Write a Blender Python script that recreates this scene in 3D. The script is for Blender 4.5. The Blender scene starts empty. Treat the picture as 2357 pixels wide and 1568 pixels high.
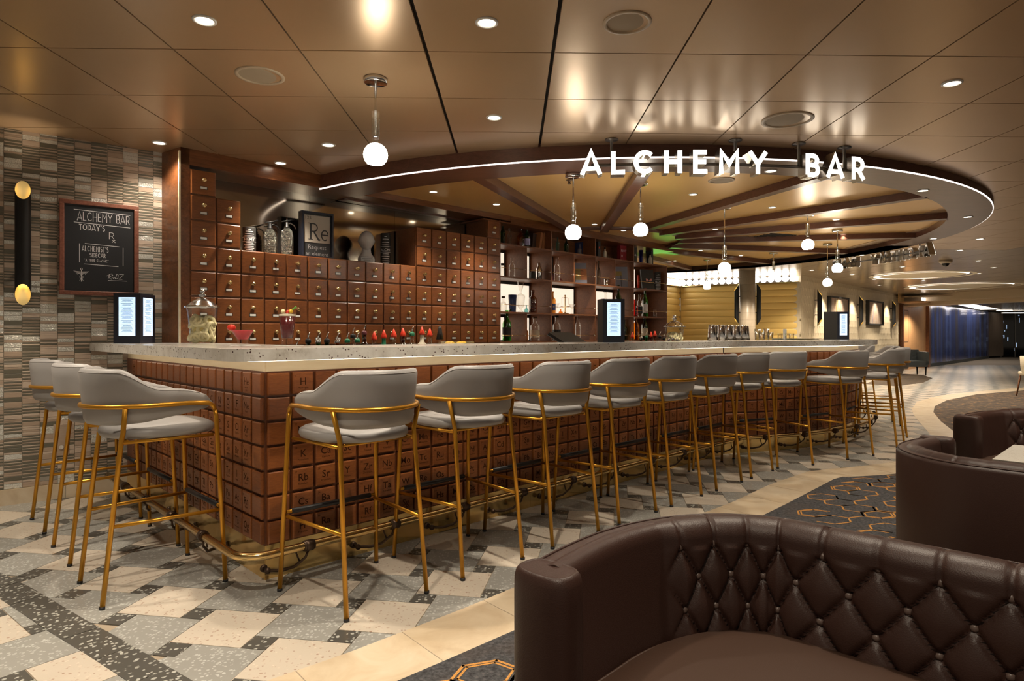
import bpy, bmesh, math, random
from math import sin, cos, pi, radians, atan2, sqrt, hypot
from mathutils import Vector, Matrix
R = random.Random(7)
SC = bpy.context.scene
COL = SC.collection
# ------------------------------------------------------------------ camera, world, exposure
FPX, CX, CY, EYE = 1480.0, 1178.0, 770.0, 1.15
cam = bpy.data.cameras.new('camera'); camo = bpy.data.objects.new('camera', cam); COL.objects.link(camo)
camo.location = (0, 0, EYE); camo.rotation_euler = (pi/2, 0, 0)
cam.sensor_fit = 'HORIZONTAL'; cam.sensor_width = 36; cam.lens = FPX/2357*36
cam.shift_y = -(784-CY)/2357; cam.clip_start = .05; cam.clip_end = 200
SC.camera = camo
W = bpy.data.worlds.new('world'); SC.world = W; W.use_nodes = True
W.node_tree.nodes['Background'].inputs[0].default_value = (1.0, .84, .66, 1)
W.node_tree.nodes['Background'].inputs[1].default_value = .24
SC.view_settings.view_transform = 'Standard'; SC.view_settings.look = 'None'
SC.view_settings.exposure = 0.0; SC.view_settings.gamma = 1; SC.view_settings.use_curve_mapping = False
SC.cycles.max_bounces = 8; SC.cycles.transmission_bounces = 6; SC.cycles.glossy_bounces = 4
SC.cycles.diffuse_bounces = 3; SC.cycles.transparent_max_bounces = 8
SC.cycles.sample_clamp_indirect = 4; SC.cycles.caustics_refractive = False; SC.cycles.caustics_reflective = False
SC.cycles.use_denoising = True
SPOT_W, GOLD_W, PEND_E, LED_E = 98.0, 55.0, 36.0, 6.5
WARM = (1.0, .78, .52); WARM2 = (1.0, .86, .68)
# ------------------------------------------------------------------ plan geometry
def F(px, py, z=0.0):
    Y = FPX*(EYE-z)/(py-CY); return Vector(((px-CX)*Y/FPX, Y, z))
def zc(x): return 2.506-.0095*x
def C(px, py, H=2.506):
    a = (CY-py)/FPX + .0095*(px-CX)/FPX; Y = (H-EYE)/a; X = (px-CX)*Y/FPX
    return Vector((X, Y, H-.0095*X))
def ray(P, d, px):
    r = (px-CX)/FPX; t = (r*P[1]-P[0])/(d[0]-r*d[1]); return t
P0 = Vector((-1.156, 3.012, 0)); UB = Vector((.7100, .7042, 0)); NB = Vector((.7042, -.7100, 0))
VB = Vector((-.6969, .7172, 0)); NL = Vector((-.7172, -.6969, 0))
C1 = Vector((-2.436, 4.725, 0)); UC = Vector((.7071, .7071, 0)); DC = Vector((-.7071, .7071, 0))
DR = Vector((1.41, 9.33, 0)); RD = 3.196
CN = Vector((1.16, 9.02, 0)); RC = 4.48
W0 = Vector((-3.43, 4.309, 0)); WU = Vector((.7965, .6046, 0)); WD = Vector((-.6046, .7965, 0))
# ------------------------------------------------------------------ materials
MATS = {}
def nodes(name):
    m = bpy.data.materials.new(name); m.use_nodes = True; nt = m.node_tree; b = nt.nodes['Principled BSDF']
    MATS[name] = m; return m, nt, b
def S(b, **k):
    for a, v in k.items():
        n = {'rough': 'Roughness', 'metal': 'Metallic', 'col': 'Base Color', 'trans': 'Transmission Weight', 'ior': 'IOR',
             'em': 'Emission Color', 'es': 'Emission Strength', 'coat': 'Coat Weight', 'crough': 'Coat Roughness', 'spec': 'Specular IOR Level', 'alpha': 'Alpha', 'sheen': 'Sheen Weight'}[a]
        if isinstance(v, (tuple, list)) and len(v) == 3: v = (*v, 1)
        b.inputs[n].default_value = v
def plain(name, col, rough=.5, metal=0, **k):
    m, nt, b = nodes(name); S(b, col=col, rough=rough, metal=metal, **k); return m
def emis(name, col, st):
    m, nt, b = nodes(name); S(b, col=(.8, .8, .8), em=col, es=st); return m
def coords(nt, kind='Object', scale=(1, 1, 1), rnd=False, rot=(0, 0, 0)):
    tc = nt.nodes.new('ShaderNodeTexCoord') if kind != 'World' else nt.nodes.new('ShaderNodeNewGeometry')
    out = tc.outputs[kind] if kind != 'World' else tc.outputs['Position']
    if rnd:
        oi = nt.nodes.new('ShaderNodeObjectInfo'); ml = nt.nodes.new('ShaderNodeMath'); ml.operation = 'MULTIPLY'; ml.inputs[1].default_value = 37.0
        nt.links.new(oi.outputs['Random'], ml.inputs[0])
        va = nt.nodes.new('ShaderNodeVectorMath'); va.operation = 'ADD'
        nt.links.new(out, va.inputs[0]); nt.links.new(ml.outputs[0], va.inputs[1]); out = va.outputs[0]
    mp = nt.nodes.new('ShaderNodeMapping'); mp.inputs['Scale'].default_value = scale; mp.inputs['Rotation'].default_value = rot
    nt.links.new(out, mp.inputs['Vector']); return mp.outputs[0]
def ramp(nt, fac, stops, interp='LINEAR'):
    r = nt.nodes.new('ShaderNodeValToRGB'); r.color_ramp.interpolation = interp
    while len(r.color_ramp.elements) < len(stops): r.color_ramp.elements.new(.5)
    for e, (p, c) in zip(r.color_ramp.elements, stops): e.position = p; e.color = (*c, 1) if len(c) == 3 else c
    nt.links.new(fac, r.inputs[0]); return r.outputs[0]
def noise(nt, vec, scale, detail=4, rough=.55, dist=0):
    n = nt.nodes.new('ShaderNodeTexNoise'); n.inputs['Scale'].default_value = scale; n.inputs['Detail'].default_value = detail
    n.inputs['Roughness'].default_value = rough; n.inputs['Distortion'].default_value = dist
    nt.links.new(vec, n.inputs['Vector']); return n.outputs['Fac']
def voro(nt, vec, scale, feature='F1'):
    n = nt.nodes.new('ShaderNodeTexVoronoi'); n.inputs['Scale'].default_value = scale; n.feature = feature
    nt.links.new(vec, n.inputs['Vector']); return n
def mix(nt, fac, a, b, mode='MIX'):
    n = nt.nodes.new('ShaderNodeMix'); n.data_type = 'RGBA'; n.blend_type = mode
    if hasattr(fac, 'links'): nt.links.new(fac, n.inputs[0])
    else: n.inputs[0].default_value = fac
    for i, v in ((6, a), (7, b)):
        if hasattr(v, 'links'): nt.links.new(v, n.inputs[i])
        else: n.inputs[i].default_value = (*v, 1)
    return n.outputs[2]
def bump(nt, b, h, st=.2, dist=.01):
    n = nt.nodes.new('ShaderNodeBump'); n.inputs['Strength'].default_value = st; n.inputs['Distance'].default_value = dist
    nt.links.new(h, n.inputs['Height']); nt.links.new(n.outputs[0], b.inputs['Normal'])
def wood(name, c1, c2, scale=(2, 12, 12), rough=.32, rnd=True, coat=.0, kind='Object'):
    m, nt, b = nodes(name); v = coords(nt, kind, scale, rnd)
    n = noise(nt, v, 3.0, 6, .6, 1.2); n2 = noise(nt, v, 14.0, 3, .6)
    c = ramp(nt, n, [(.28, c1), (.5, tuple((x+y)/2 for x, y in zip(c1, c2))), (.72, c2)])
    c = mix(nt, .25, c, ramp(nt, n2, [(.35, tuple(x*.55 for x in c1)), (.6, c2)]))
    if rnd:
        oi = nt.nodes.new('ShaderNodeObjectInfo')
        c = mix(nt, .35, c, mix(nt, oi.outputs['Random'], tuple(x*.7 for x in c1), c2))
    nt.links.new(c, b.inputs['Base Color']); S(b, rough=rough, coat=coat, crough=.2); bump(nt, b, n2, .08, .002); return m
def terrazzo(name, base, chip, chip2, dens=.35, sc=70, rough=.28):
    m, nt, b = nodes(name); v = coords(nt, 'World', (1, 1, 1)); 
    vv = nt.nodes.new('ShaderNodeVectorMath'); vv.operation = 'ADD'; nz = nt.nodes.new('ShaderNodeTexNoise'); nz.inputs['Scale'].default_value = 60
    nt.links.new(v, nz.inputs['Vector']); vs = nt.nodes.new('ShaderNodeVectorMath'); vs.operation = 'SCALE'; vs.inputs[3].default_value = .012
    nt.links.new(nz.outputs['Color'], vs.inputs[0]); nt.links.new(v, vv.inputs[0]); nt.links.new(vs.outputs[0], vv.inputs[1])
    a = voro(nt, vv.outputs[0], sc); col = a.outputs['Color']; sep = nt.nodes.new('ShaderNodeSeparateColor'); nt.links.new(col, sep.inputs[0])
    g = ramp(nt, sep.outputs[0], [(0, (1, 1, 1)), (dens, (0, 0, 0))], 'CONSTANT')
    d = ramp(nt, a.outputs['Distance'], [(.38, (1, 1, 1)), (.46, (0, 0, 0))])
    f = mix(nt, 1.0, g, d, 'MULTIPLY')
    big = noise(nt, v, 3.0, 3)
    bs = mix(nt, big, tuple(x*.88 for x in base), tuple(min(1, x*1.1) for x in base))
    cc = mix(nt, sep.outputs[1], chip, chip2)
    nt.links.new(mix(nt, f, bs, cc), b.inputs['Base Color']); S(b, rough=rough); return m
def glass(name, col, rough=.03, ior=1.45, fac=.16):
    m, nt, b = nodes(name); nt.nodes.remove(b); out = [n for n in nt.nodes if n.type == 'OUTPUT_MATERIAL'][0]
    t = nt.nodes.new('ShaderNodeBsdfTransparent'); t.inputs[0].default_value = (*col, 1); g = nt.nodes.new('ShaderNodeBsdfGlossy'); g.inputs['Roughness'].default_value = rough
    g.inputs['Color'].default_value = (.9, .9, .9, 1); lw = nt.nodes.new('ShaderNodeLayerWeight'); lw.inputs[0].default_value = .45; mp = nt.nodes.new('ShaderNodeMapRange')
    mp.inputs[3].default_value = fac*.25; mp.inputs[4].default_value = min(1, fac*3.5); nt.links.new(lw.outputs['Facing'], mp.inputs[0]); mx = nt.nodes.new('ShaderNodeMixShader')
    nt.links.new(mp.outputs[0], mx.inputs[0]); nt.links.new(t.outputs[0], mx.inputs[1]); nt.links.new(g.outputs[0], mx.inputs[2]); nt.links.new(mx.outputs[0], out.inputs[0]); return m

wood('walnut', (.11, .035, .012), (.27, .10, .036), (1.5, 9, 9), .42, True, .0)
wood('walnut_beam', (.085, .028, .010), (.25, .09, .032), (.7, 7, 7), .28, False, .2)
wood('walnut_drawer', (.12, .035, .009), (.30, .10, .027), (3, 9, 16), .3, True, .1)
wood('cherry_tile', (.16, .043, .010), (.36, .118, .031), (4, 10, 22), .33, True, .1)
wood('cherry_dark', (.10, .032, .014), (.2, .07, .03), (3, 10, 18), .4, False)
wood('canopy_wood', (.085, .034, .022), (.15, .062, .040), (1, 6, 6), .33, False, .1)
wood('oak_far', (.42, .21, .09), (.62, .36, .17), (9, 9, .8), .35, False)
wood('frame_wood', (.15, .05, .03), (.30, .11, .07), (8, 8, 8), .5, False)
plain('burn', (.05, .018, .008), .9, spec=.1)
plain('gold_metal', (.62, .30, .03), .30, .72)
plain('brass', (.80, .56, .24), .18, 1.0)
plain('brass_knob', (.75, .58, .30), .22, 1.0)
plain('bronze', (.10, .065, .045), .38, .8)
plain('chrome', (.8, .8, .8), .12, 1.0)
plain('steel_dark', (.25, .24, .23), .3, 1.0)
plain('cream_speaker', (.50, .40, .28), .45); plain('speaker_grille', (.33, .26, .18), .7); plain('chrome_letter', (.55, .50, .42), .25, 1.0)
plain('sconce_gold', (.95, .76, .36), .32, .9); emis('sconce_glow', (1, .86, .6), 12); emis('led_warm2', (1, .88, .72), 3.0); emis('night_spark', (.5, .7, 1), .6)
plain('jar_liquid', (.85, .70, .26), .15); plain('liq_rose', (.55, .22, .12), .2)
plain('black_rubber', (.015, .015, .018), .45)
plain('black_metal', (.012, .012, .013), .45, .3)
plain('black_soft', (.02, .019, .018), .55)
plain('navy_plastic', (.012, .015, .028), .35)
plain('card_white', (.8, .8, .78), .6)
plain('white', (.8, .79, .76), .4)
plain('cream_paint', (.75, .66, .5), .45)
plain('porcelain', (.62, .62, .62), .22)
plain('chalkboard', (.012, .014, .019), .55)
plain('chalk', (.72, .72, .74), .8)
plain('gap_dark', (.010, .006, .004), .8)
plain('black_gap', (.004, .004, .004), .8)
plain('grout', (.36, .29, .21), .8)
plain('wall_grout', (.42, .37, .30), .8)
plain('concrete_dark', (.05, .045, .04), .8)
emis('led_warm', (1.0, .83, .62), LED_E); emis('led_white', (1.0, .88, .80), 2.2)
emis('sign_face', (1.0, .96, .86), 4.6); emis('bulb', (1.0, .90, .74), PEND_E); emis('bulb_far', (1.0, .93, .84), 9.0); emis('bulb_low', (1.0, .9, .78), 3.0)
emis('lens', (1.0, .88, .7), 16.0); emis('shelf_glow', (1.0, .84, .66), 1.0)
emis('screen', (.50, .72, 1.0), 1.25); plain('screen_ink', (.12, .28, .42), .5)
plain('chrome_mirror', (.52, .46, .37), .09, 1.0)
glass('glass_clear', (.97, .97, .95)); glass('glass_thin', (.98, .98, .97), .02, fac=.05); glass('glass_green', (.12, .62, .10)); glass('glass_dkgreen', (.10, .28, .10)); glass('glass_amber', (.85, .42, .08))
glass('glass_blue', (.12, .22, .7)); glass('glass_brown', (.38, .16, .06)); glass('glass_teal', (.4, .7, .7)); glass('glass_red', (.62, .08, .06))
plain('liq_red', (.62, .06, .07), .25); plain('liq_dark', (.09, .012, .015), .12, 0, coat=.5); plain('liq_yellow', (.70, .55, .12), .2)
plain('fruit_pale', (.98, .90, .55), .4); plain('fruit_yellow', (.9, .55, .03), .4); plain('fruit_green', (.12, .25, .03), .4); plain('strawberry', (.7, .04, .02), .35)
plain('plastic_red', (.75, .05, .02), .35); plain('plastic_green', (.02, .2, .1), .4); plain('leaf', (.1, .3, .03), .5)
for nme, c in {'book_tan': (.42, .16, .06), 'book_brown': (.06, .03, .02), 'book_teal': (.05, .22, .24), 'book_navy': (.02, .035, .12), 'book_red': (.30, .02, .03), 'book_gold': (.32, .24, .08),
               'book_slate': (.22, .23, .30), 'book_maroon': (.12, .02, .03), 'label_cream': (.72, .64, .5), 'label_white': (.8, .8, .8), 'pink': (.7, .3, .27), 'lavender': (.5, .47, .75), 'grey_ink': (.35, .35, .36), 'orange': (.85, .33, .03), 'paper_old': (.46, .42, .36), 'ink_dark': (.03, .032, .035)}.items():
    plain(nme, c, .5)
# upholstery
m, nt, b = nodes('stool_leather'); v = coords(nt); S(b, col=(.365, .352, .348), rough=.42); bump(nt, b, noise(nt, v, 260, 2), .12, .001)
m, nt, b = nodes('sofa_leather'); v = coords(nt); S(b, col=(.040, .0175, .0125), rough=.46, spec=.42); bump(nt, b, voro(nt, v, 420).outputs['Distance'], .18, .0012)
m, nt, b = nodes('sofa_seat'); v = coords(nt); S(b, col=(.050, .024, .014), rough=.5); bump(nt, b, voro(nt, v, 420).outputs['Distance'], .12, .001)
plain('sofa_button', (.13, .09, .075), .4); plain('bench_grey', (.06, .07, .075), .5)
# ceiling satin metal
def satin(name, c1, c2, rough, metal):
    m, nt, b = nodes(name); v = coords(nt, 'World', (1, 1, 1)); n = noise(nt, v, 2.3, 2)
    nt.links.new(mix(nt, n, c1, c2), b.inputs['Base Color']); S(b, rough=rough, metal=metal); bump(nt, b, noise(nt, v, 1.6, 1), .06, .05); return m
satin('ceiling_satin', (.50, .345, .20), (.55, .385, .23), .29, .42)
satin('gold_panel', (.72, .44, .15), (.78, .50, .19), .33, .25)
satin('far_ceiling', (.46, .36, .25), (.52, .41, .29), .20, .55)
# granite
m, nt, b = nodes('granite'); v = coords(nt, 'World'); n1 = noise(nt, v, 9, 8, .65); n2 = noise(nt, v, 2.2, 5, .6, .8)
c = ramp(nt, n1, [(.25, (.42, .37, .31)), (.40, (.68, .65, .59)), (.6, (.82, .80, .75)), (.8, (.55, .49, .43))])
vo = voro(nt, v, 95); sp = nt.nodes.new('ShaderNodeSeparateColor'); nt.links.new(vo.outputs['Color'], sp.inputs[0])
f = mix(nt, 1, ramp(nt, sp.outputs[0], [(0, (1, 1, 1)), (.16, (0, 0, 0))], 'CONSTANT'), ramp(nt, vo.outputs['Distance'], [(.30, (1, 1, 1)), (.42, (0, 0, 0))]), 'MULTIPLY')
c = mix(nt, f, c, (.10, .055, .05)); c = mix(nt, ramp(nt, n2, [(.56, (0, 0, 0)), (.72, (.55, .55, .55))]), c, (.50, .36, .22))
nt.links.new(c, b.inputs['Base Color']); S(b, rough=.16)
# mirror-polished brass kick
m, nt, b = nodes('kick_brass'); v = coords(nt, 'World', (2, 2, 2)); S(b, metal=.8)
nt.links.new(ramp(nt, noise(nt, v, 3, 5, .6), [(.3, (.80, .55, .20)), (.7, (.95, .70, .32))]), b.inputs['Base Color'])
nt.links.new(ramp(nt, noise(nt, v, 6, 4), [(.3, (.08, .08, .08)), (.8, (.26, .26, .26))]), b.inputs['Roughness'])
m, nt, b = nodes('strip_brass'); v = coords(nt, 'World', (1, 1, 8)); S(b, metal=.15, rough=.45)
nt.links.new(ramp(nt, noise(nt, v, 5, 4), [(.3, (.86, .72, .48)), (.7, (.95, .83, .60))]), b.inputs['Base Color'])
terrazzo('terrazzo_beige', (.60, .53, .44), (.70, .62, .52), (.36, .24, .17), .30, 85)
terrazzo('terrazzo_grey', (.32, .315, .29), (.55, .56, .53), (.42, .42, .39), .50, 75)
terrazzo('terrazzo_white', (.62, .59, .53), (.4, .36, .3), (.5, .45, .4), .25, 120)
terrazzo('terrazzo_dark', (.085, .082, .073), (.50, .50, .46), (.36, .36, .32), .42, 62)
m, nt, b = nodes('stone_band'); v = coords(nt, 'World', (1, 1, 1), True, (0, 0, .5)); n = noise(nt, v, 3.5, 6, .6, 1.5)
nt.links.new(ramp(nt, n, [(.3, (.56, .43, .28)), (.55, (.68, .56, .40)), (.75, (.74, .64, .49))]), b.inputs['Base Color']); S(b, rough=.3)
m, nt, b = nodes('carpet_slate'); v = coords(nt, 'World'); n = noise(nt, v, 55, 4, .7); n2 = noise(nt, v, 4, 3)
c = ramp(nt, n, [(.35, (.022, .02, .022)), (.52, (.06, .06, .065)), (.7, (.115, .11, .11))]); c = mix(nt, ramp(nt, n2, [(.5, (0, 0, 0)), (.7, (.5, .5, .5))]), c, (.075, .055, .045))
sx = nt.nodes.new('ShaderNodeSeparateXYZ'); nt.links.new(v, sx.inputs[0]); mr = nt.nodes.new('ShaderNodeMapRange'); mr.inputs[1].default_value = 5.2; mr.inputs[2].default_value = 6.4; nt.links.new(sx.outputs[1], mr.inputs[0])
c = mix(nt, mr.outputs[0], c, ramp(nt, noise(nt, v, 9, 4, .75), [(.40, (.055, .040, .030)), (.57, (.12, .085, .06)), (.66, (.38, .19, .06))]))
nt.links.new(c, b.inputs['Base Color']); S(b, rough=.95); bump(nt, b, noise(nt, v, 400, 2), .6, .004)
m, nt, b = nodes('carpet_gold'); v = coords(nt, 'World'); n = noise(nt, v, 260, 3)
nt.links.new(ramp(nt, n, [(.35, (.42, .19, .035)), (.65, (.66, .32, .08))]), b.inputs['Base Color']); S(b, rough=.9)
m, nt, b = nodes('carpet_brown'); v = coords(nt, 'World', (1, 3, 1), False, (0, 0, .6)); n = noise(nt, v, 9, 5, .7)
nt.links.new(ramp(nt, n, [(.4, (.04, .032, .026)), (.58, (.10, .07, .045)), (.72, (.26, .13, .04))]), b.inputs['Base Color']); S(b, rough=.95)
# mosaic
def mosaic(name, c1, c2, rough, sc=(3, 3, 40), metal=0, bmp=0):
    m, nt, b = nodes(name); v = coords(nt, 'World', sc); n = noise(nt, v, 4, 4, .6); oi = nt.nodes.new('ShaderNodeObjectInfo')
    c = mix(nt, n, c1, c2); nt.links.new(c, b.inputs['Base Color']); S(b, rough=rough, metal=metal)
    if bmp: bump(nt, b, noise(nt, coords(nt, 'World', (1, 1, 1)), 120, 3, .6), bmp, .01)
    return m
mosaic('mosaic_beige', (.50, .40, .32), (.66, .55, .45), .45); mosaic('mosaic_tan', (.36, .27, .20), (.52, .41, .32), .5)
mosaic('mosaic_olive', (.115, .108, .080), (.175, .165, .125), .3); mosaic('mosaic_grey', (.28, .255, .22), (.38, .35, .30), .35)
mosaic('mosaic_foil', (.66, .69, .64), (1, 1, .97), .12, (60, 60, 60), .3, 1.0)
mosaic('paper_gold', (.62, .51, .35), (.78, .67, .48), .42, (7, 7, 2.5)); mosaic('column_skin', (.42, .33, .24), (.6, .5, .37), .35, (8, 8, 2))
m, nt, b = nodes('tuft_gold'); S(b, col=(.90, .62, .20), rough=.4, metal=.1)
m, nt, b = nodes('blue_glass'); v = coords(nt, 'World', (.7, .7, .05)); n = noise(nt, v, 2.2, 4, .6)
nt.links.new(ramp(nt, n, [(.35, (.20, .19, .24)), (.5, (.12, .17, .48)), (.62, (.22, .32, .85)), (.75, (.30, .25, .28))]), b.inputs['Base Color']); S(b, rough=.15, metal=.3)
plain('night_glass', (.006, .008, .012), .05, 0); plain('wave_tan', (.20, .15, .11), .4)
m, nt, b = nodes('art_abstract'); v = coords(nt, 'Object', (5, 5, .9)); n = noise(nt, v, 3, 6, .7)
nt.links.new(ramp(nt, n, [(.25, (.12, .10, .09)), (.42, (.36, .24, .15)), (.52, (.45, .40, .34)), (.62, (.4, .12, .04)), (.75, (.25, .26, .28))]), b.inputs['Base Color']); S(b, rough=.4)
m, nt, b = nodes('mesh_siphon'); v = coords(nt, 'Object', (1, 1, 1)); vo = voro(nt, v, 170); S(b, metal=.75, rough=.2); bump(nt, b, vo.outputs['Distance'], 1, .01); nt.links.new(ramp(nt, vo.outputs['Distance'], [(.25, (.5, .5, .44)), (.5, (.04, .04, .035))]), b.inputs['Base Color'])
# ------------------------------------------------------------------ mesh builder
class MB:
    def __init__(s): s.v = []; s.f = []; s.m = []; s.s = []
    def face(s, idx, mi=0, sm=False): s.f.append(tuple(idx)); s.m.append(mi); s.s.append(sm)
    def box(s, x0, x1, y0, y1, z0, z1, mi=0, M=None):
        b = len(s.v)
        P = [(x0, y0, z0), (x1, y0, z0), (x1, y1, z0), (x0, y1, z0), (x0, y0, z1), (x1, y0, z1), (x1, y1, z1), (x0, y1, z1)]
        s.v += [tuple(M @ Vector(p)) for p in P] if M else P
        for q in ((3, 2, 1, 0), (4, 5, 6, 7), (0, 1, 5, 4), (1, 2, 6, 5), (2, 3, 7, 6), (3, 0, 4, 7)): s.face([b+i for i in q], mi)
    def panel(s, x0, x1, z0, z1, y, d, c, mi=0, mi2=None):
        """front-facing (-y) chamfered slab: back at y, front at y-d, chamfer c"""
        b = len(s.v); mi2 = mi if mi2 is None else mi2
        s.v += [(x0, y, z0), (x1, y, z0), (x1, y, z1), (x0, y, z1)]
        e = y-d+c*.6
        s.v += [(x0, e, z0), (x1, e, z0), (x1, e, z1), (x0, e, z1)]
        s.v += [(x0+c, y-d, z0+c), (x1-c, y-d, z0+c), (x1-c, y-d, z1-c), (x0+c, y-d, z1-c)]
        for k in range(4):
            n = (k+1) % 4; s.face((b+k, b+n, b+4+n, b+4+k), mi); s.face((b+4+k, b+4+n, b+8+n, b+8+k), mi)
        s.face((b+8, b+9, b+10, b+11), mi2)
    def lathe(s, prof, c=(0, 0, 0), n=16, mi=0, axis='z', sm=True, caps=True, M=None):
        b = len(s.v)
        for r, z in prof:
            for k in range(n):
                a = 2*pi*k/n
                p = (c[0]+r*cos(a), c[1]+r*sin(a), c[2]+z) if axis == 'z' else ((c[0]+r*cos(a), c[1]-z, c[2]+r*sin(a)) if axis == 'y' else (c[0]+z, c[1]+r*cos(a), c[2]+r*sin(a)))
                s.v.append(tuple(M @ Vector(p)) if M else p)
        for j in range(len(prof)-1):
            mj = mi[j] if isinstance(mi, (list, tuple)) else mi
            for k in range(n):
                k2 = (k+1) % n; s.face((b+j*n+k, b+j*n+k2, b+(j+1)*n+k2, b+(j+1)*n+k), mj, sm)
        if caps:
            if prof[0][0] > 1e-5: s.face([b+k for k in range(n)][::-1], mi[0] if isinstance(mi, (list, tuple)) else mi)
            if prof[-1][0] > 1e-5: s.face([b+(len(prof)-1)*n+k for k in range(n)], mi[-1] if isinstance(mi, (list, tuple)) else mi)
    def ball(s, c, r, n=12, mi=0, sx=1, sy=1, sz=1, cut=None, M=None):
        st = max(4, n//2); prof = []
        T = Matrix.Translation(c) @ Matrix.Diagonal((sx, sy, sz, 1))
        if M: T = M @ T
        for j in range(st+1):
            a = -pi/2+pi*j/st
            if cut and sin(a) < cut: continue
            prof.append((max(1e-6, r*cos(a)), r*sin(a)))
        s.lathe(prof, (0, 0, 0), n, mi, M=T)
    def tube(s, pts, r, n=8, mi=0, closed=False, caps=True, sm=True):
        pts = [Vector(p) for p in pts]; b = len(s.v); N = len(pts)
        rs = r if isinstance(r, (list, tuple)) else [r]*N
        up = None
        for i, p in enumerate(pts):
            if closed: t = (pts[(i+1) % N]-pts[i-1]).normalized()
            else: t = (pts[min(i+1, N-1)]-pts[max(i-1, 0)]).normalized()
            if up is None:
                up = Vector((0, 0, 1)) if abs(t.z) < .9 else Vector((1, 0, 0))
            a = t.cross(up)
            if a.length < 1e-4: a = t.cross(Vector((1, 0, 0)))
            a.normalize(); up = a.cross(t).normalized()
            for k in range(n):
                th = 2*pi*k/n; q = p+a*(rs[i]*cos(th))+up*(rs[i]*sin(th)); s.v.append(tuple(q))
        for i in range(N if closed else N-1):
            j = (i+1) % N
            for k in range(n):
                k2 = (k+1) % n; s.face((b+i*n+k, b+j*n+k, b+j*n+k2, b+i*n+k2), mi, sm)
        if caps and not closed:
            s.face([b+k for k in range(n)], mi); s.face([b+(N-1)*n+k for k in range(n)][::-1], mi)
    def prism(s, poly, z0, z1, mi=0, mside=None, M=None):
        b = len(s.v); n = len(poly); mside = mi if mside is None else mside
        P = [(p[0], p[1], z0) for p in poly]+[(p[0], p[1], z1) for p in poly]
        s.v += [tuple(M @ Vector(p)) for p in P] if M else P
        s.face([b+i for i in range(n)][::-1], mi); s.face([b+n+i for i in range(n)], mi)
        for i in range(n):
            j = (i+1) % n; s.face((b+i, b+j, b+n+j, b+n+i), mside)
    def grid(s, P, mi=0, closed_u=False, sm=True, flip=False):
        b = len(s.v); nu = len(P); nv = len(P[0])
        for row in P: s.v += [tuple(p) for p in row]
        for i in range(nu if closed_u else nu-1):
            i2 = (i+1) % nu
            for j in range(nv-1):
                q = (b+i*nv+j, b+i2*nv+j, b+i2*nv+j+1, b+i*nv+j+1)
                s.face(q[::-1] if flip else q, mi, sm)
    def text(s, body, size, x, y0, z, mi=0, align='CENTER', off=0, bold=False, M=None, sx=1.0):
        """flat text on the plane facing -y at depth y0, baseline z"""
        V, Fc = text2d(body, size, align, off); b = len(s.v)
        for a, c in V:
            p = (x+a*sx, y0, z+c); s.v.append(tuple(M @ Vector(p)) if M else p)
        for f in Fc: s.face([b+i for i in f], mi)
    def stroke(s, pts, w, y0, y1, mi=0, mside=None, T=None):
        """thick 2-d polyline (x,z) made solid from depth y0 (front) to y1; flat when y1 is None"""
        n = len(pts); L = []; Rr = []; closed = hypot(pts[0][0]-pts[-1][0], pts[0][1]-pts[-1][1]) < 1e-6
        for i in range(n):
            if closed: a, c = pts[i-1 if i > 0 else n-2], pts[i+1 if i < n-1 else 1]
            else: a, c = pts[max(i-1, 0)], pts[min(i+1, n-1)]
            d1 = Vector((pts[i][0]-a[0], pts[i][1]-a[1])); d2 = Vector((c[0]-pts[i][0], c[1]-pts[i][1]))
            if d1.length < 1e-9: d1 = d2
            if d2.length < 1e-9: d2 = d1
            d1.normalize(); d2.normalize(); t = (d1+d2); t = t.normalized() if t.length > 1e-6 else d1
            nn = Vector((-t.y, t.x)); k = w/2/max(.55, abs(nn.dot(Vector((-d1.y, d1.x)))))
            L.append((pts[i][0]+nn.x*k, pts[i][1]+nn.y*k)); Rr.append((pts[i][0]-nn.x*k, pts[i][1]-nn.y*k))
        b = len(s.v); lay = [y0] if y1 is None else [y0, y1]
        for y in lay:
            for P in (L, Rr):
                for a, c in P:
                    p = Vector((a, y, c)); s.v.append(tuple(T @ p) if T else tuple(p))
        for i in range(n-1): s.face((b+n+i, b+n+i+1, b+i+1, b+i), mi)
        if y1 is not None:
            o = 2*n; ms = mi if mside is None else mside
            for i in range(n-1):
                s.face((b+o+i, b+o+i+1, b+o+n+i+1, b+o+n+i), ms)
                s.face((b+i, b+i+1, b+o+i+1, b+o+i), ms); s.face((b+n+i+1, b+n+i, b+o+n+i, b+o+n+i+1), ms)
            if not closed:
                s.face((b, b+n, b+o+n, b+o), ms); s.face((b+n-1, b+2*n-1, b+o+2*n-1, b+o+n-1)[::-1], ms)
    def mesh(s, name, mats):
        me = bpy.data.meshes.new(name); me.from_pydata(s.v, [], s.f)
        for m in mats: me.materials.append(MATS[m])
        me.polygons.foreach_set('material_index', s.m); me.polygons.foreach_set('use_smooth', s.s); me.update(); return me
    def build(s, name, mats, parent=None, loc=(0, 0, 0), rz=0):
        if isinstance(mats, str): mats = [mats]
        return ob(name, s.mesh(name, mats), parent, loc, rz)
_tc = {}
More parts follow.
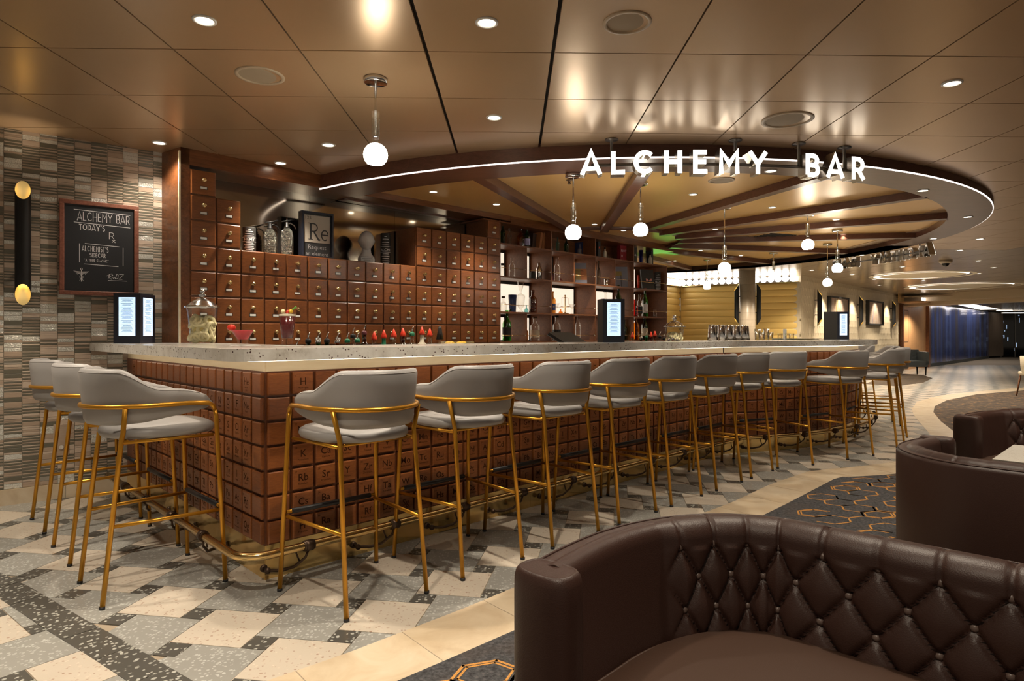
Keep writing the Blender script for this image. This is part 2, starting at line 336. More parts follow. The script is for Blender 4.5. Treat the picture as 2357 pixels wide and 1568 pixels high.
def text2d(body, size, align='CENTER', off=0):
    k = (body, align, off)
    if k not in _tc:
        cu = bpy.data.curves.new('t', 'FONT'); cu.body = body; cu.size = 1; cu.align_x = align; cu.resolution_u = 2; cu.offset = off; cu.fill_mode = 'FRONT'
        o = bpy.data.objects.new('t', cu); COL.objects.link(o); bpy.context.view_layer.update()
        me = bpy.data.meshes.new_from_object(o.evaluated_get(bpy.context.evaluated_depsgraph_get()))
        _tc[k] = ([(v.co.x, v.co.y) for v in me.vertices], [tuple(p.vertices) for p in me.polygons])
        bpy.data.objects.remove(o); bpy.data.meshes.remove(me); bpy.data.curves.remove(cu)
    V, Fc = _tc[k]; return [(a*size, c*size) for a, c in V], Fc
def ob(name, data, parent=None, loc=(0, 0, 0), rz=0):
    o = bpy.data.objects.new(name, data); COL.objects.link(o); o.location = loc; o.rotation_euler = (0, 0, rz)
    if parent: o.parent = parent
    return o
def tag(o, label=None, cat=None, group=None, kind=None):
    if label: o['label'] = label
    if cat: o['category'] = cat
    if group: o['group'] = group
    if kind: o['kind'] = kind
    return o
def thing(name, label, cat, loc=(0, 0, 0), rz=0, group=None, kind=None):
    return tag(ob(name, None, None, loc, rz), label, cat, group, kind)
def clone(o, parent=None):
    c = o.copy(); COL.objects.link(c); c.parent = parent
    for ch in list(o.children): clone(ch, c)
    return c
def light(name, typ, loc, energy, color=WARM, parent=None, size=.05, spot=120, blend=.6, rot=(0, 0, 0)):
    l = bpy.data.lights.new(name, typ); l.energy = energy; l.color = color
    if typ == 'SPOT': l.spot_size = radians(spot); l.spot_blend = blend; l.shadow_soft_size = size
    if typ == 'POINT': l.shadow_soft_size = size
    o = ob(name, l, parent, loc); o.rotation_euler = rot; return o
def arc(c, r, a0, a1, n): return [(c[0]+r*cos(radians(a0+(a1-a0)*i/n)), c[1]+r*sin(radians(a0+(a1-a0)*i/n))) for i in range(n+1)]
RB = atan2(UB.y, UB.x); RL = atan2(-VB.y, -VB.x); RK = pi/4; RW = atan2(WU.y, WU.x)
# stroke alphabet in a 0..w x 0..1 box
def _a(cx, cz, rx, rz, a0, a1, n=8): return [(cx+rx*cos(radians(a0+(a1-a0)*i/n)), cz+rz*sin(radians(a0+(a1-a0)*i/n))) for i in range(n+1)]
GLY = {
 'A': (.86, [[(0, 0), (.43, 1), (.86, 0)], [(.17, .27), (.69, .27)]]), 'L': (.62, [[(.07, 1), (.07, .07), (.62, .07)]]),
 'C': (.88, [_a(.5, .5, .43, .43, 45, 315, 14)]), 'H': (.78, [[(.07, 0), (.07, 1)], [(.71, 0), (.71, 1)], [(.07, .5), (.71, .5)]]),
 'E': (.64, [[(.62, .93), (.07, .93), (.07, .07), (.64, .07)], [(.07, .5), (.58, .5)]]), 'M': (.92, [[(.07, 0), (.07, .96), (.46, .42), (.85, .96), (.85, 0)]]),
 'Y': (.82, [[(0, 1), (.41, .45), (.82, 1)], [(.41, .48), (.41, 0)]]), 'B': (.68, [[(.07, .07), (.07, .93), (.36, .93)]+_a(.36, .72, .22, .21, 90, -90, 7)+[(.12, .51)], [(.36, .51)]+_a(.38, .29, .25, .22, 90, -90, 7)+[(.07, .07)]]),
 'R': (.72, [[(.07, 0), (.07, .93), (.36, .93)]+_a(.36, .68, .26, .25, 90, -90, 8)+[(.12, .43)], [(.36, .43), (.68, 0)]]), 'T': (.7, [[(0, .93), (.7, .93)], [(.35, .93), (.35, 0)]]),
 'O': (.9, [_a(.45, .5, .4, .43, 0, 360, 18)]), 'D': (.78, [[(.07, .07), (.07, .93), (.3, .93)]+_a(.3, .5, .42, .43, 90, -90, 10)+[(.07, .07)]]),
 'S': (.6, [_a(.3, .73, .22, .21, 40, 270, 9)+_a(.3, .29, .24, .23, 90, -140, 9)[1:]]), 'I': (.2, [[(.1, 0), (.1, 1)]]), 'U': (.74, [[(.07, 1), (.07, .38)]+_a(.37, .36, .3, .3, 180, 360, 8)+[(.67, 1)]]),
 "'": (.18, [[(.12, 1), (.06, .78)]]), '"': (.3, [[(.05, 1), (.02, .82)], [(.24, 1), (.2, .82)]]), 'x': (.5, [[(0, .5), (.5, 0)], [(0, 0), (.5, .5)]]), ' ': (.45, [])}
def strokes(mb, body, x, z, h, w, y0, y1=None, mi=0, mside=None, T=None, sx=1.0, gap=.22, slant=0):
    for ch in body:
        gw, ss = GLY[ch]
        for st in ss: mb.stroke([(x+a*h*sx+slant*c*h, z+c*h) for a, c in st], w, y0, y1, mi, mside, T)
        x += (gw*sx+gap)*h
    return x
# ================================================================== FLOOR
fb = MB(); fb.box(-9, 45, -3, 60, -.12, -.004); floor = tag(fb.build('floor', 'grout'), kind='structure')
s_, q_ = .290, .097; an = radians(-9); E1 = Vector((cos(an), sin(an), 0)); E2 = Vector((-sin(an), cos(an), 0))
O0 = Vector((-.99, 2.699, 0)) - E1*(s_-q_/2) - E2*(s_+q_/2)      # big tile holding the beige one beside the reference dark square
big = MB(); g = .0018; big.prism([(g, g), (s_-g, g), (s_-g, s_-g), (g, s_-g)], -.004, 0)
sml = MB(); sml.prism([(g, g), (q_-g, g), (q_-g, q_-g), (g, q_-g)], -.004, 0)
ME = {('b', 0): big.mesh('tile', ['terrazzo_beige']), ('b', 1): big.mesh('tile', ['terrazzo_grey']), ('s', 0): sml.mesh('tile', ['terrazzo_dark'])}
out_edge = [(646.6, 1557), (789, 1508), (932, 1453), (1059, 1404.6), (1200, 1346), (1330, 1290), (1450, 1245), (1570, 1199), (1683, 1157.6), (1771.5, 1115.7), (1857.6, 1086), (1906.8, 1080), (1958.5, 1076), (2040, 1066), (2110, 1052), (2144.5, 1037), (2153, 1023), (2144.5, 1004), (2120, 976.8), (2103, 956), (2098, 942), (2110, 925), (2161.7, 911), (2247.8, 901), (2357, 892.4), (2520, 881)]
in_edge = [(700, 1658), (916.5, 1568), (1040, 1515), (1200, 1445), (1330, 1386), (1450, 1330), (1570, 1276), (1690, 1219), (1811, 1160), (1919, 1103.4), (1938.8, 1098), (1958, 1098.5), (2050, 1093), (2150, 1078), (2215, 1050), (2228, 1030), (2215, 1008), (2192.7, 992), (2165, 970), (2148, 949), (2151, 935.5), (2179, 921.7), (2247.8, 908), (2357, 899), (2520, 886)]
OE = [F(*p) for p in out_edge]; IE = [F(*p) for p in in_edge]
OE = [OE[0]+(OE[0]-OE[1]).normalized()*2.5]+OE+[Vector((26, 20, 0))]; IE = [IE[0]+(IE[0]-IE[1]).normalized()*2.5]+IE+[Vector((26.5, 19.3, 0))]
def side(P, line):      # >0 when P lies on the bar side of the polyline
    best = None
    for a, b_ in zip(line, line[1:]):
        t = max(0, min(1, (P-a).dot(b_-a)/(b_-a).length_squared)); d = (P-(a+(b_-a)*t)).length
        if best is None or d < best[0]: best = (d, (b_-a).cross(P-a).z)
    return best[0]*(1 if best[1] > 0 else -1)
REG = [(p.x, p.y) for p in OE]+[(26, 60), (-30, 60), (-30, -6), (OE[0].x, -6)]
def inside(P, poly=None):
    poly = poly or REG; c = False; x, y = P.x, P.y; j = len(poly)-1
    for i in range(len(poly)):
        if (poly[i][1] > y) != (poly[j][1] > y) and x < (poly[j][0]-poly[i][0])*(y-poly[i][1])/(poly[j][1]-poly[i][1])+poly[i][0]: c = not c
        j = i
    return c
def in_bar(P):
    d = P-P0; a, o = d.dot(UB), d.dot(NB)
    if 0 < a < 4.5 and -3.2 < o < -.06: 
        if d.dot(NL) < -.06: return True
    if (P-DR).length < RD-.06: return True
    return (P-P0).dot(NL) < -.06 and o < -.06 and (P-C1).dot(UC) < 6.5
def behind_wall(P): return (P-W0).dot(WD) > .05 and P.x < -1
# dark terrazzo slab band on the left
BL = [F(x/1.964, 1150+y/1.964) for x, y in [(0, 330), (150, 405), (385, 545), (560, 640), (740, 745), (870, 821)]]
BL = [BL[0]+(BL[0]-BL[1]).normalized()*2.2]+BL+[BL[-1]+(BL[-1]-BL[-2]).normalized()*1.2]
def beyond(P): return side(P, BL) < -.05
cand = []
for i in range(-40, 90):
    for j in range(-60, 90):
        o = O0+(E1*s_+E2*q_)*i+(E2*s_-E1*q_)*j
        for kd in ('b', 's'):
            oo = o if kd == 'b' else o+E1*(s_-q_)+E2*s_
            c = oo+(E1+E2)*(s_ if kd == 'b' else q_)/2
            if c.y < .9 or c.y > 24 or abs(c.x) > c.y*.95+.6: continue
            if not (inside(c) or abs(side(c, OE)) < .2) or in_bar(c) or behind_wall(c) or beyond(c): continue
            cand.append((hypot(c.x, c.y)*(1 if kd == 'b' else 1.6), kd, (i+j) % 2, oo))
cand.sort(key=lambda t: t[0])
st = MB(); mi_ = {('b', 0): 0, ('b', 1): 1, ('s', 0): 2}
for n_, (dd, kd, par, oo) in enumerate(cand):
    k = (kd, par if kd == 'b' else 0)
    if n_ < 260: ob('tile', ME[k], floor, oo, an)
    else:
        L = s_ if kd == 'b' else q_; c4 = [oo+E1*a+E2*b_ for a, b_ in ((g, g), (L-g, g), (L-g, L-g), (g, L-g))]; b0 = len(st.v)
        st.v += [(p.x, p.y, 0) for p in c4]; st.face((b0, b0+1, b0+2, b0+3), mi_[k])
tag(st.build('tile_field', ['terrazzo_beige', 'terrazzo_grey', 'terrazzo_dark'], floor), kind='stuff')
# tiles on the other side of the dark band: same pattern turned
an2 = radians(-38); A1 = Vector((cos(an2), sin(an2), 0)); A2 = Vector((-sin(an2), cos(an2), 0)); Q0 = F(120, 1425)
for i in range(-8, 8):
    for j in range(-8, 8):
        o = Q0+(A1*s_+A2*q_)*i+(A2*s_-A1*q_)*j
        for kd in ('b', 's'):
            oo = o if kd == 'b' else o+A1*(s_-q_)+A2*s_
            c = oo+(A1+A2)*(s_ if kd == 'b' else q_)/2
            if side(c, BL) < .02 and c.y > 1.2 and c.x > -c.y-.5 and not behind_wall(c) and side(c, OE) > -.2:
                o_ = ob('tile', ME[(kd, (i+j) % 2 if kd == 'b' else 0)], floor, (oo.x, oo.y, -.0012), an2)
def strip_slabs(name, A, B, z, mat, L, parent, gap=.004):
    """slabs between two polylines of equal parameter"""
    def res(P, n):
        d = [0]
        for a, b_ in zip(P, P[1:]): d.append(d[-1]+(b_-a).length)
        out = []
        for k in range(n+1):
            t = d[-1]*k/n; i = max(x for x in range(len(d)) if d[x] <= t+1e-9); i = min(i, len(P)-2)
            out.append(P[i].lerp(P[i+1], (t-d[i])/max(1e-9, d[i+1]-d[i])))
        return out
    tot = sum((b_-a).length for a, b_ in zip(A, A[1:])); n = int(tot/L); a_, b2 = res(A, n*4), res(B, n*4)
    for k in range(n):
        mb = MB(); top = []
        ts = [4*k, 4*k+1, 4*k+2, 4*k+3, 4*k+4]; u_ = (a_[4*k+4]-a_[4*k]).normalized()*gap/2
        pa = [a_[t].copy() for t in ts]; pb = [b2[t].copy() for t in ts]; pa[0] += u_; pb[0] += u_; pa[-1] -= u_; pb[-1] -= u_
        mb.prism([(p.x, p.y) for p in pa+pb[::-1]], z-.006, z); mb.build(name, mat, parent)
BR = [p+Vector((-(b_-a).normalized().y, (b_-a).normalized().x, 0))*-.125 for p, a, b_ in zip(BL, BL[:-1]+[BL[-2]], BL[1:]+[BL[-1]])]
strip_slabs('dark_slab', BL, BR, .0012, 'terrazzo_dark', .26, floor)
# cream stone band along the carpet, slabs
def band_match(A, B):
    out = []
    for p in A:
        best = None
        for a, b_ in zip(B, B[1:]):
            t = max(0, min(1, (p-a).dot(b_-a)/(b_-a).length_squared)); q = a+(b_-a)*t
            if best is None or (p-q).length < best[0]: best = ((p-q).length, q)
        out.append(best[1])
    return out
def dense(P, n):
    out = []
    for a, b_ in zip(P, P[1:]): out += [a.lerp(b_, k/n) for k in range(n)]
    return out+[P[-1]]
OEd = dense(OE, 3); IEm = band_match(OEd, IE)
strip_slabs('stone_slab', OEd, IEm, .0015, 'stone_band', .42, floor)
ul = MB(); b0 = 0
for a, b_ in zip(OEd, IEm): ul.v += [(a.x, a.y, .0006), (b_.x, b_.y, .0006)]
for k in range(len(OEd)-1): ul.face((2*k, 2*k+1, 2*k+3, 2*k+2))
ul.build('band_bed', 'grout', floor)
# carpet
cp = [IE[0]]+IE[1:]; poly = [(p.x, p.y) for p in cp]+[(40, 17), (40, -2), (-3, -2)]
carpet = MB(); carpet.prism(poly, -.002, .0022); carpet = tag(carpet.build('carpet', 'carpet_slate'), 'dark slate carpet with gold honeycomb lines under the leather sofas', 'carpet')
hx = MB(); RR = random.Random(3)
def seg(a, b_, w, z=.0030):
    d = (b_-a).normalized(); n = Vector((-d.y, d.x, 0))*w/2; k = len(hx.v)
    for p in (a-n-d*w*.4, b_-n+d*w*.4, b_+n+d*w*.4, a+n-d*w*.4): hx.v.append((p.x, p.y, z))
    hx.face((k, k+1, k+2, k+3))
ha = radians(18); H1 = Vector((cos(ha), sin(ha), 0)); H2 = Vector((-sin(ha), cos(ha), 0)); cs = .105
for i in range(-8, 48):
    for j in range(-8, 60):
        cx_, cy_ = cs*1.5*i, cs*sqrt(3)*(j+.5*(i % 2))
        o = Vector((-.4, .2, 0))+H1*cx_*1.15+H2*cy_*.85
        if o.y < .3 or o.y > 7.5 or abs(o.x) > o.y+1 or side(o, IE) > -.10: continue
        if RR.random() < .42: continue
        pts = [o+H1*(cs*cos(radians(60*k))*1.15)+H2*(cs*sin(radians(60*k))*.85) for k in range(6)]
        dbl = RR.random() < .25
        for k in range(6):
            if RR.random() < .2 or side(pts[k], IE) > -.02 or side(pts[(k+1) % 6], IE) > -.02: continue
            seg(pts[k], pts[(k+1) % 6], .011)
            if dbl: seg(o.lerp(pts[k], .82), o.lerp(pts[(k+1) % 6], .82), .009, .0031)
hx.build('honeycomb_line', 'carpet_gold', carpet); carpet.children[0]['kind'] = 'stuff'
# far brown carpets
c3 = MB(); P = [F(*p) for p in [(1990, 884), (2060, 889), (2125, 881), (2146, 871), (2125, 864), (2080, 861), (2040, 866)]]
c3.prism([(p.x, p.y) for p in P], -.002, .002); tag(c3.build('rug', 'carpet_brown'), 'small round brown rug under the grey tufted bench', 'rug')
# ================================================================== LEFT MOSAIC WALL
XW = 1.02
wm = MB(); wm.box(-1.4, XW, .004, .15, 0, 2.6); wall = wm.build('wall_left', 'wall_grout', None, W0, RW); tag(wall, kind='structure')
bs = MB(); k = -1.4
while k < XW: bs.box(k+.001, min(k+.44, XW)-.001, -.012, .01, 0, .105); k += .44
tag(bs.build('baseboard_left', 'stone_band', None, W0, RW), kind='structure')
kinds = ['mosaic_beige', 'mosaic_tan', 'mosaic_olive', 'mosaic_grey', 'mosaic_foil']
tl = []; cw = .0985; RM = random.Random(11)
for ci in range(-9, 11):
    x0 = ci*cw+.02; z = .108
    while z < 2.56:
        kd = RM.choices(kinds, [30, 22, 32, 8, 20])[0]
        hh = RM.choice([.034, .026, .016, .012]) if kd in ('mosaic_beige', 'mosaic_tan') else (RM.choice([.032, .024]) if kd == 'mosaic_foil' else RM.choice([.028, .012, .010, .009, .009]))
        if kd == 'mosaic_olive' and hh < .02:
            for _ in range(RM.choice([2, 3, 4])):
                tl.append((x0, z, hh, kd)); z += hh+.002; h2 = RM.choice([.005, .008]); tl.append((x0, z, h2, RM.choice(['mosaic_beige', 'mosaic_tan']))); z += h2+.0015
        else: tl.append((x0, z, hh, kd)); z += hh+.002
mm = {k: MB() for k in kinds}; cache = {}
vis = sorted([t for t in tl if -.05 < t[0] < XW-cw and .108 < t[1] < 2.5], key=lambda t: -(t[2]/(4.3+.6*t[0])))
partset = set(id(t) for t in vis[:270])
for t in tl:
    x0, z, hh, kd = t; z1 = min(z+hh, 2.58); x1 = min(x0+cw-.003, XW); x0_ = x0
    if x0_ > XW-.02 or z1-z < .004: continue
    if id(t) in partset:
        key = (kd, round(hh, 4))
        if key not in cache:
            q = MB(); q.panel(0, cw-.003, 0, hh, .004, .006 if kd != 'mosaic_foil' else .005, .0012); cache[key] = q.mesh('mosaic_tile', [kd])
        ob('mosaic_tile', cache[key], wall, (x0, 0, z))
    else: mm[kd].panel(x0_, x1, z, z1, .004, .005, .001)
alm = MB()
for i_, kd in enumerate(kinds):
    b0 = len(alm.v); alm.v += mm[kd].v
    for f in mm[kd].f: alm.face([b0+x for x in f], i_)
tag(alm.build('mosaic_field', kinds, wall), kind='stuff')
# ================================================================== CEILING
cg = MB(); B0 = (-8, 2.0, 2.506+.0095*8+.03)
def cz(x, o=0): return 2.506-.0095*x+o
b0 = len(cg.v); cg.v += [(x, y, cz(x, .03)) for x, y in ((-8, -3), (30, -3), (30, 23), (-8, 23))]; cg.face((0, 3, 2, 1))
ceil = tag(cg.build('ceiling', 'gap_dark'), kind='structure')
GX, GY, GP = .197, 3.09, .609
cl = []
for i in range(-14, 34):
    for j in range(-8, 33):
        x0, y0 = GX+GP*i, GY+GP*j; cx_, cy_ = x0+GP/2, y0+GP/2
        cor = [Vector((a, b_, 0)) for a in (x0, x0+GP) for b_ in (y0, y0+GP)]
        if all((c-CN).length < RC-.08 for c in cor): continue
        if abs(cx_) > cy_+3.5 and cy_ > 1: continue
        if all((c-C1).dot(DC) > .03 for c in cor) and cx_ < 1: continue
        if all((c-W0).dot(WD) > .03 for c in cor) and cx_ < -2: continue
        cl.append((i, j, x0, y0, hypot(cx_, cy_)))
def cpanel(mb, i, x0, y0, mi=0):
    gl = .009 if i in (-1, 0) else .0042; gr = .009 if i in (-2, -1) else .0042; gy = .0036
    xs, ys = (x0+gl, x0+GP-gr), (y0+gy, y0+GP-gy); b0 = len(mb.v)
    for dz, s in ((0, 0), (.02, 0)):
        mb.v += [(x, y, cz(x, dz)) for x, y in ((xs[0], ys[0]), (xs[1], ys[0]), (xs[1], ys[1]), (xs[0], ys[1]))]
    mb.face((b0+3, b0+2, b0+1, b0), mi)
    for k in range(4): mb.face((b0+k, b0+(k+1) % 4, b0+4+(k+1) % 4, b0+4+k), mi)
cl.sort(key=lambda t: t[4] if t[3] > 2.2 else 99+t[4]); far = MB()
for n_, (i, j, x0, y0, d) in enumerate(cl):
    if n_ < 290 and d < 12: mb = MB(); cpanel(mb, i, x0, y0); mb.build('ceiling_panel', 'ceiling_satin', ceil)
    else: cpanel(far, i, x0, y0)
tag(far.build('panel_field', 'far_ceiling', ceil), kind='stuff')
# ================================================================== CANOPY (round)
can = thing('round_canopy', 'large round dark wood canopy ring with gold panels and light line over the bar', 'canopy', (CN.x, CN.y, 0))
ZB = 2.395; RI = 4.10; ZG = 2.465
mb = MB(); n = 160
def onside(a): 
    p = CN+Vector((cos(a), sin(a), 0))*RC; return True
def hidden(r, a):       # the piece of circle that would run behind the drawer wall
    p = CN+Vector((cos(a), sin(a), 0))*r; return (p-C1).dot(DC) > .10 and (p-C1).dot(UC) < 6.75
def ring_part(pr, name, mat, sm=True):
    m = MB(); N2 = 240; run = []
    def flush():
        if len(run) > 1: m.grid([[(r*cos(a), r*sin(a), z) for r, z in pr] for a in run], 0, sm=sm)
        run.clear()
    for i in range(N2*2+1):
        a = 2*pi*i/N2
        if i > 2*N2 or hidden(pr[0][0], a): flush(); continue
        if i <= N2 or run: run.append(a)
        if i >= N2 and not run: break
        if len(run) > N2: break
    flush(); m.build(name, mat, can)
ring_part([(RC, 2.56), (RC, ZB+.012)], 'fascia', 'canopy_wood'); ring_part([(RC-.007, ZB+.012), (RC-.007, ZB), (RI, ZB), (RI, ZG+.02)], 'soffit_ring', 'canopy_wood', False)
ring_part([(RC+.0005, ZB+.012), (RC, ZB+.003), (RC-.008, ZB+.002)], 'light_line', 'led_white')
rib_px = [(1110, 413), (1480, 403), (1870, 420), (2115, 462), (2152, 512), (2020, 555), (1870, 586), (1690, 602)]
angs = []
for p in rib_px:
    q = C(p[0], p[1], ZB+.0095*2); angs.append(math.degrees(atan2(q.y-CN.y, q.x-CN.x)) % 360)
st_ = 360/16.0
angs = sorted(angs); print('rib angles', [round(a, 1) for a in angs])
full = sorted(set([round(a, 2) for a in angs]+[round(34.9+21.47*k, 2) for k in range(1, 10)]))
for a in full:
    if 60 < a < 226: continue
    mb = MB(); M = Matrix.Rotation(radians(a), 4, 'Z'); mb.box(1.15, RI+.01, -.05, .05, ZB, ZG+.02, 0, M); mb.build('rib', 'canopy_wood', can)
for k, a in enumerate(full):
    b_ = full[(k+1) % len(full)]; b_ = b_ if b_ > a else b_+360; mb = MB(); m_ = 12
    P = [[(r*cos(radians(a+(b_-a)*i/m_)), r*sin(radians(a+(b_-a)*i/m_)), ZG) for r in (.2, 1.5, 2.8, RI+.02)] for i in range(m_+1)]
    mb.grid(P, 0, sm=False); mb.build('gold_panel', 'gold_panel', can)
mb = MB(); mb.lathe([(1.16, ZB+.03), (1.2, ZB+.03), (1.2, ZG+.01)], n=48, caps=False); mb.build('hub_ring', 'canopy_wood', can)
# ================================================================== BACK BAR
kb = thing('header_beam', 'long walnut header beam above the apothecary drawers and shelves', 'beam', C1, RK)
def kz(x): return cz(C1.x+x*.7071)
mb = MB(); LK = 6.66
mb.box(0, 3.42, 0, .36, 2.408, 2.60); mb.box(3.425, LK+.05, 0, .36, 2.385, 2.55); mb.box(3.0, LK+.16, -.02, .38, 2.372, 2.386); mb.build('board', 'walnut_beam', kb)
# pilaster
pl = MB(); P1 = W0+WU*.962
pl.prism([(C1.x, C1.y), (C1.x+UC.x*.063, C1.y+UC.y*.063), (C1.x+UC.x*.063+DC.x*.4, C1.y+UC.y*.063+DC.y*.4), (P1.x+.03, P1.y+.08), (P1.x, P1.y)], 0, 2.6)
tag(pl.build('trim_1', 'walnut_beam'), kind='structure')
lp = MB(); lp.box(-.012, .0, -.004, .012, 0, 2.5); tag(lp.build('trim_2', 'strip_brass', None, C1, RK), kind='structure')
# drawers
q = .1875; rz_ = .1892; ZR = 1.2465
dw = MB(); dw.panel(.006, q-.006, .006, rz_-.006, 0, .016, .006); DM = dw.mesh('drawer', ['walnut_drawer'])
kn = MB(); kn.lathe([(.013, 0), (.013, .003), (.006, .006), (.006, .012), (.016, .018), (.017, .024), (.011, .030), (1e-5, .032)], (0, 0, 0), 12, 0, 'y'); KM = kn.mesh('knob', ['brass_knob'])
lb = MB(); lb.box(-.027, .027, -.003, 0, -.0115, .0115, 0); lb.box(-.023, .023, -.0036, -.003, -.0085, .0085, 1); LM = lb.mesh('card_holder', ['black_metal', 'card_white'])
def cabinet(x0, ncol, tops, label):
    t = thing('drawer_cabinet', label, 'cabinet', C1+UC*x0, RK, 'apothecary drawer cabinets behind the bar'); bd = MB()
    for c in range(ncol):
        bd.box(c*q+.0005, (c+1)*q-.0005, .002, .33, .8, ZR+tops[c]*rz_-.002)
        for r in range(-2, tops[c]):
            d = ob('drawer', DM, t, (c*q, 0, ZR+r*rz_)); k = ob('knob', KM, d, (q/2, -.016, rz_*.60)); l = ob('card_holder', LM, d, (q/2, -.0155, rz_*.30))
    bd.box(0, ncol*q, .001, .02, .8, .86); bd.build('body', 'walnut', t); return t
cabinet(.063, 2, [6, 5], 'walnut drawer cabinet at the left end beside the pilaster, stepped to the top')
cabinet(.435, 3, [3]*3, 'low walnut drawer cabinet below the black soda siphons')
cabinet(.9975, 3, [3]*3, 'low walnut drawer cabinet below the phrenology bust')
cabinet(1.56, 3, [3]*3, 'low walnut drawer cabinet just left of the tall drawer stack')
cabinet(2.1225, 2, [5, 5], 'tall walnut drawer cabinet first right of the mirror niche')
cabinet(2.4975, 2, [5, 5], 'tall walnut drawer cabinet, middle of the three right of the mirror')
cabinet(2.8725, 2, [5, 6], 'walnut drawer cabinet next to the lit shelves with one extra top drawer')
# mirror behind the display niche
mr = thing('mirror', 'aged antique mirror behind the siphons and the bust', 'mirror', C1+DC*.345, RK)
for a, b_ in ((.30, 1.2), (1.2, 2.12), (2.12, 3.1)):
    mb = MB(); mb.box(a+.001, b_-.001, 0, .01, 1.8, 2.41); mb.build('mirror_pane', 'chrome_mirror', mr)
# shelving
sh = thing('shelving_unit', 'walnut back bar shelving with backlit panels and thin brass rails', 'shelf', C1+UC*3.26, RK); BW = .85; DP = .34
ZS = [1.055, 1.385, 1.775, 2.137]
for k, z in enumerate(ZS):
    mb = MB(); mb.box(0, 4*BW, 0, DP, z, z+.018); mb.build('shelf_board', 'walnut', sh)
for k in range(5):
    mb = MB(); mb.box(k*BW-.01, k*BW+.01, .002, DP, .6, 2.137 if k == 4 else 2.40); mb.build('divider', 'walnut', sh)
for k in range(3):
    for z0, z1 in ((1.073, 1.385), (1.793, 2.137)):
        mb = MB(); mb.box(k*BW+BW/2-.009, k*BW+BW/2+.009, .004, DP, z0, z1); mb.build('divider', 'walnut', sh)
mb = MB(); mb.box(0, 3.55*BW, DP, DP+.03, 2.14, 2.42); mb.box(0, 4*BW, DP, DP+.03, .6, 2.14); mb.build('back_panel', 'walnut', sh)
for k in range(4):
    for r, (z0, z1) in enumerate(((1.073, 1.385), (1.403, 1.775), (1.793, 2.137))):
        w = BW/2 if (r != 1 and k < 3) else BW
        for j in range(2 if (r != 1 and k < 3) else 1):
            x0 = k*BW+j*BW/2+.01
            xa, xb = (x0+.004, x0+w-.055) if k < 3 else (x0+.004, x0+.50)
            mb = MB(); mb.box(xa-.004, xb+.025, DP-.006, DP, z0, z1, 0); mb.build('panel_frame', 'black_soft', sh)
            mb = MB(); mb.box(xa, xb, DP-.012, DP-.005, z0+.01, z1-.035); mb.build('light_panel', 'shelf_glow', sh)
for k in range(4):
    for r, z in enumerate((1.073+.068, 1.403+.075, 1.793+.092)):
        n_ = 2 if (r != 1 and k < 3) else 1
        for j in range(n_):
            w = BW/n_; x0 = k*BW+j*w+.01
            mb = MB(); mb.tube([(x0, -.012, z), (x0+w-.05, -.012, z)], .0028, 6); rl = mb.build('rail', 'brass', sh)
            mb = MB(); mb.lathe([(.004, 0), (.012, .003), (.012, .006), (.006, .012), (1e-5, .016)], (x0+w-.05, -.012, z), 10, 0, 'y'); mb.tube([(x0+w-.05, -.01, z), (x0+w-.05, .02, z)], .004, 6); mb.build('finial', 'chrome', rl)
# ================================================================== BAR
EL = 'H He Li Be B C N O F Ne Na Mg Al Si P S Cl Ar K Ca Sc Ti V Cr Mn Fe Co Ni Cu Zn Ga Ge As Se Br Kr Rb Sr Y Zr Nb Mo Tc Ru Rh Pd Ag Cd In Sn Sb Te I Xe Cs Ba La Ce Pr Nd Pm Sm Eu Gd Tb Dy Ho Er Tm Yb Lu Hf Ta W Re Os Ir Pt Au Hg Tl Pb Bi Po At Rn Fr Ra Ac Th Pa U Np Pu Am Cm Bk Cf Es Fm Md No Lr Rf Db Sg Bh Hs Mt Ds Rg Cn Nh Fl Mc Lv Ts Og'.split()
NMS = 'Hydrogen Helium Lithium Beryllium Boron Carbon Nitrogen Oxygen Fluorine Neon Sodium Magnesium Aluminum Silicon Phosphorus Sulfur Chlorine Argon Potassium Calcium Scandium Titanium Vanadium Chromium Manganese Iron Cobalt Nickel Copper Zinc Gallium Germanium Arsenic Selenium Bromine Krypton Rubidium Strontium Yttrium Zirconium Niobium Molybdenum Technetium Ruthenium Rhodium Palladium Silver Cadmium Indium Tin Antimony Tellurium Iodine Xenon Cesium Barium Lanthanum'.split()+['']*14+'Hafnium Tantalum Tungsten Rhenium Osmium Iridium Platinum Gold Mercury Thallium Lead Bismuth Polonium Astatine Radon Francium Radium'.split()+['']*15+'Rutherfordium Dubnium Seaborgium Bohrium Hassium Meitnerium Darmstadtium Roentgenium Copernicium Nihonium Flerovium Moscovium Livermorium Tennessine Oganesson'.split()
def at_no(row, col):
    if row == 0: return {1: 1, 18: 2}.get(col)
    if row in (1, 2):
        b_ = 3 if row == 1 else 11
        return b_+col-1 if col <= 2 else (b_+col-11 if col >= 13 else None)
    if row in (3, 4): return (19 if row == 3 else 37)+col-1
    if row in (5, 6):
        b_ = 55 if row == 5 else 87
        return b_+col-1 if col <= 2 else (None if col == 3 else b_+col+13)
TP, TH, TZ0 = .1205, .1164, .159
_tm = {}
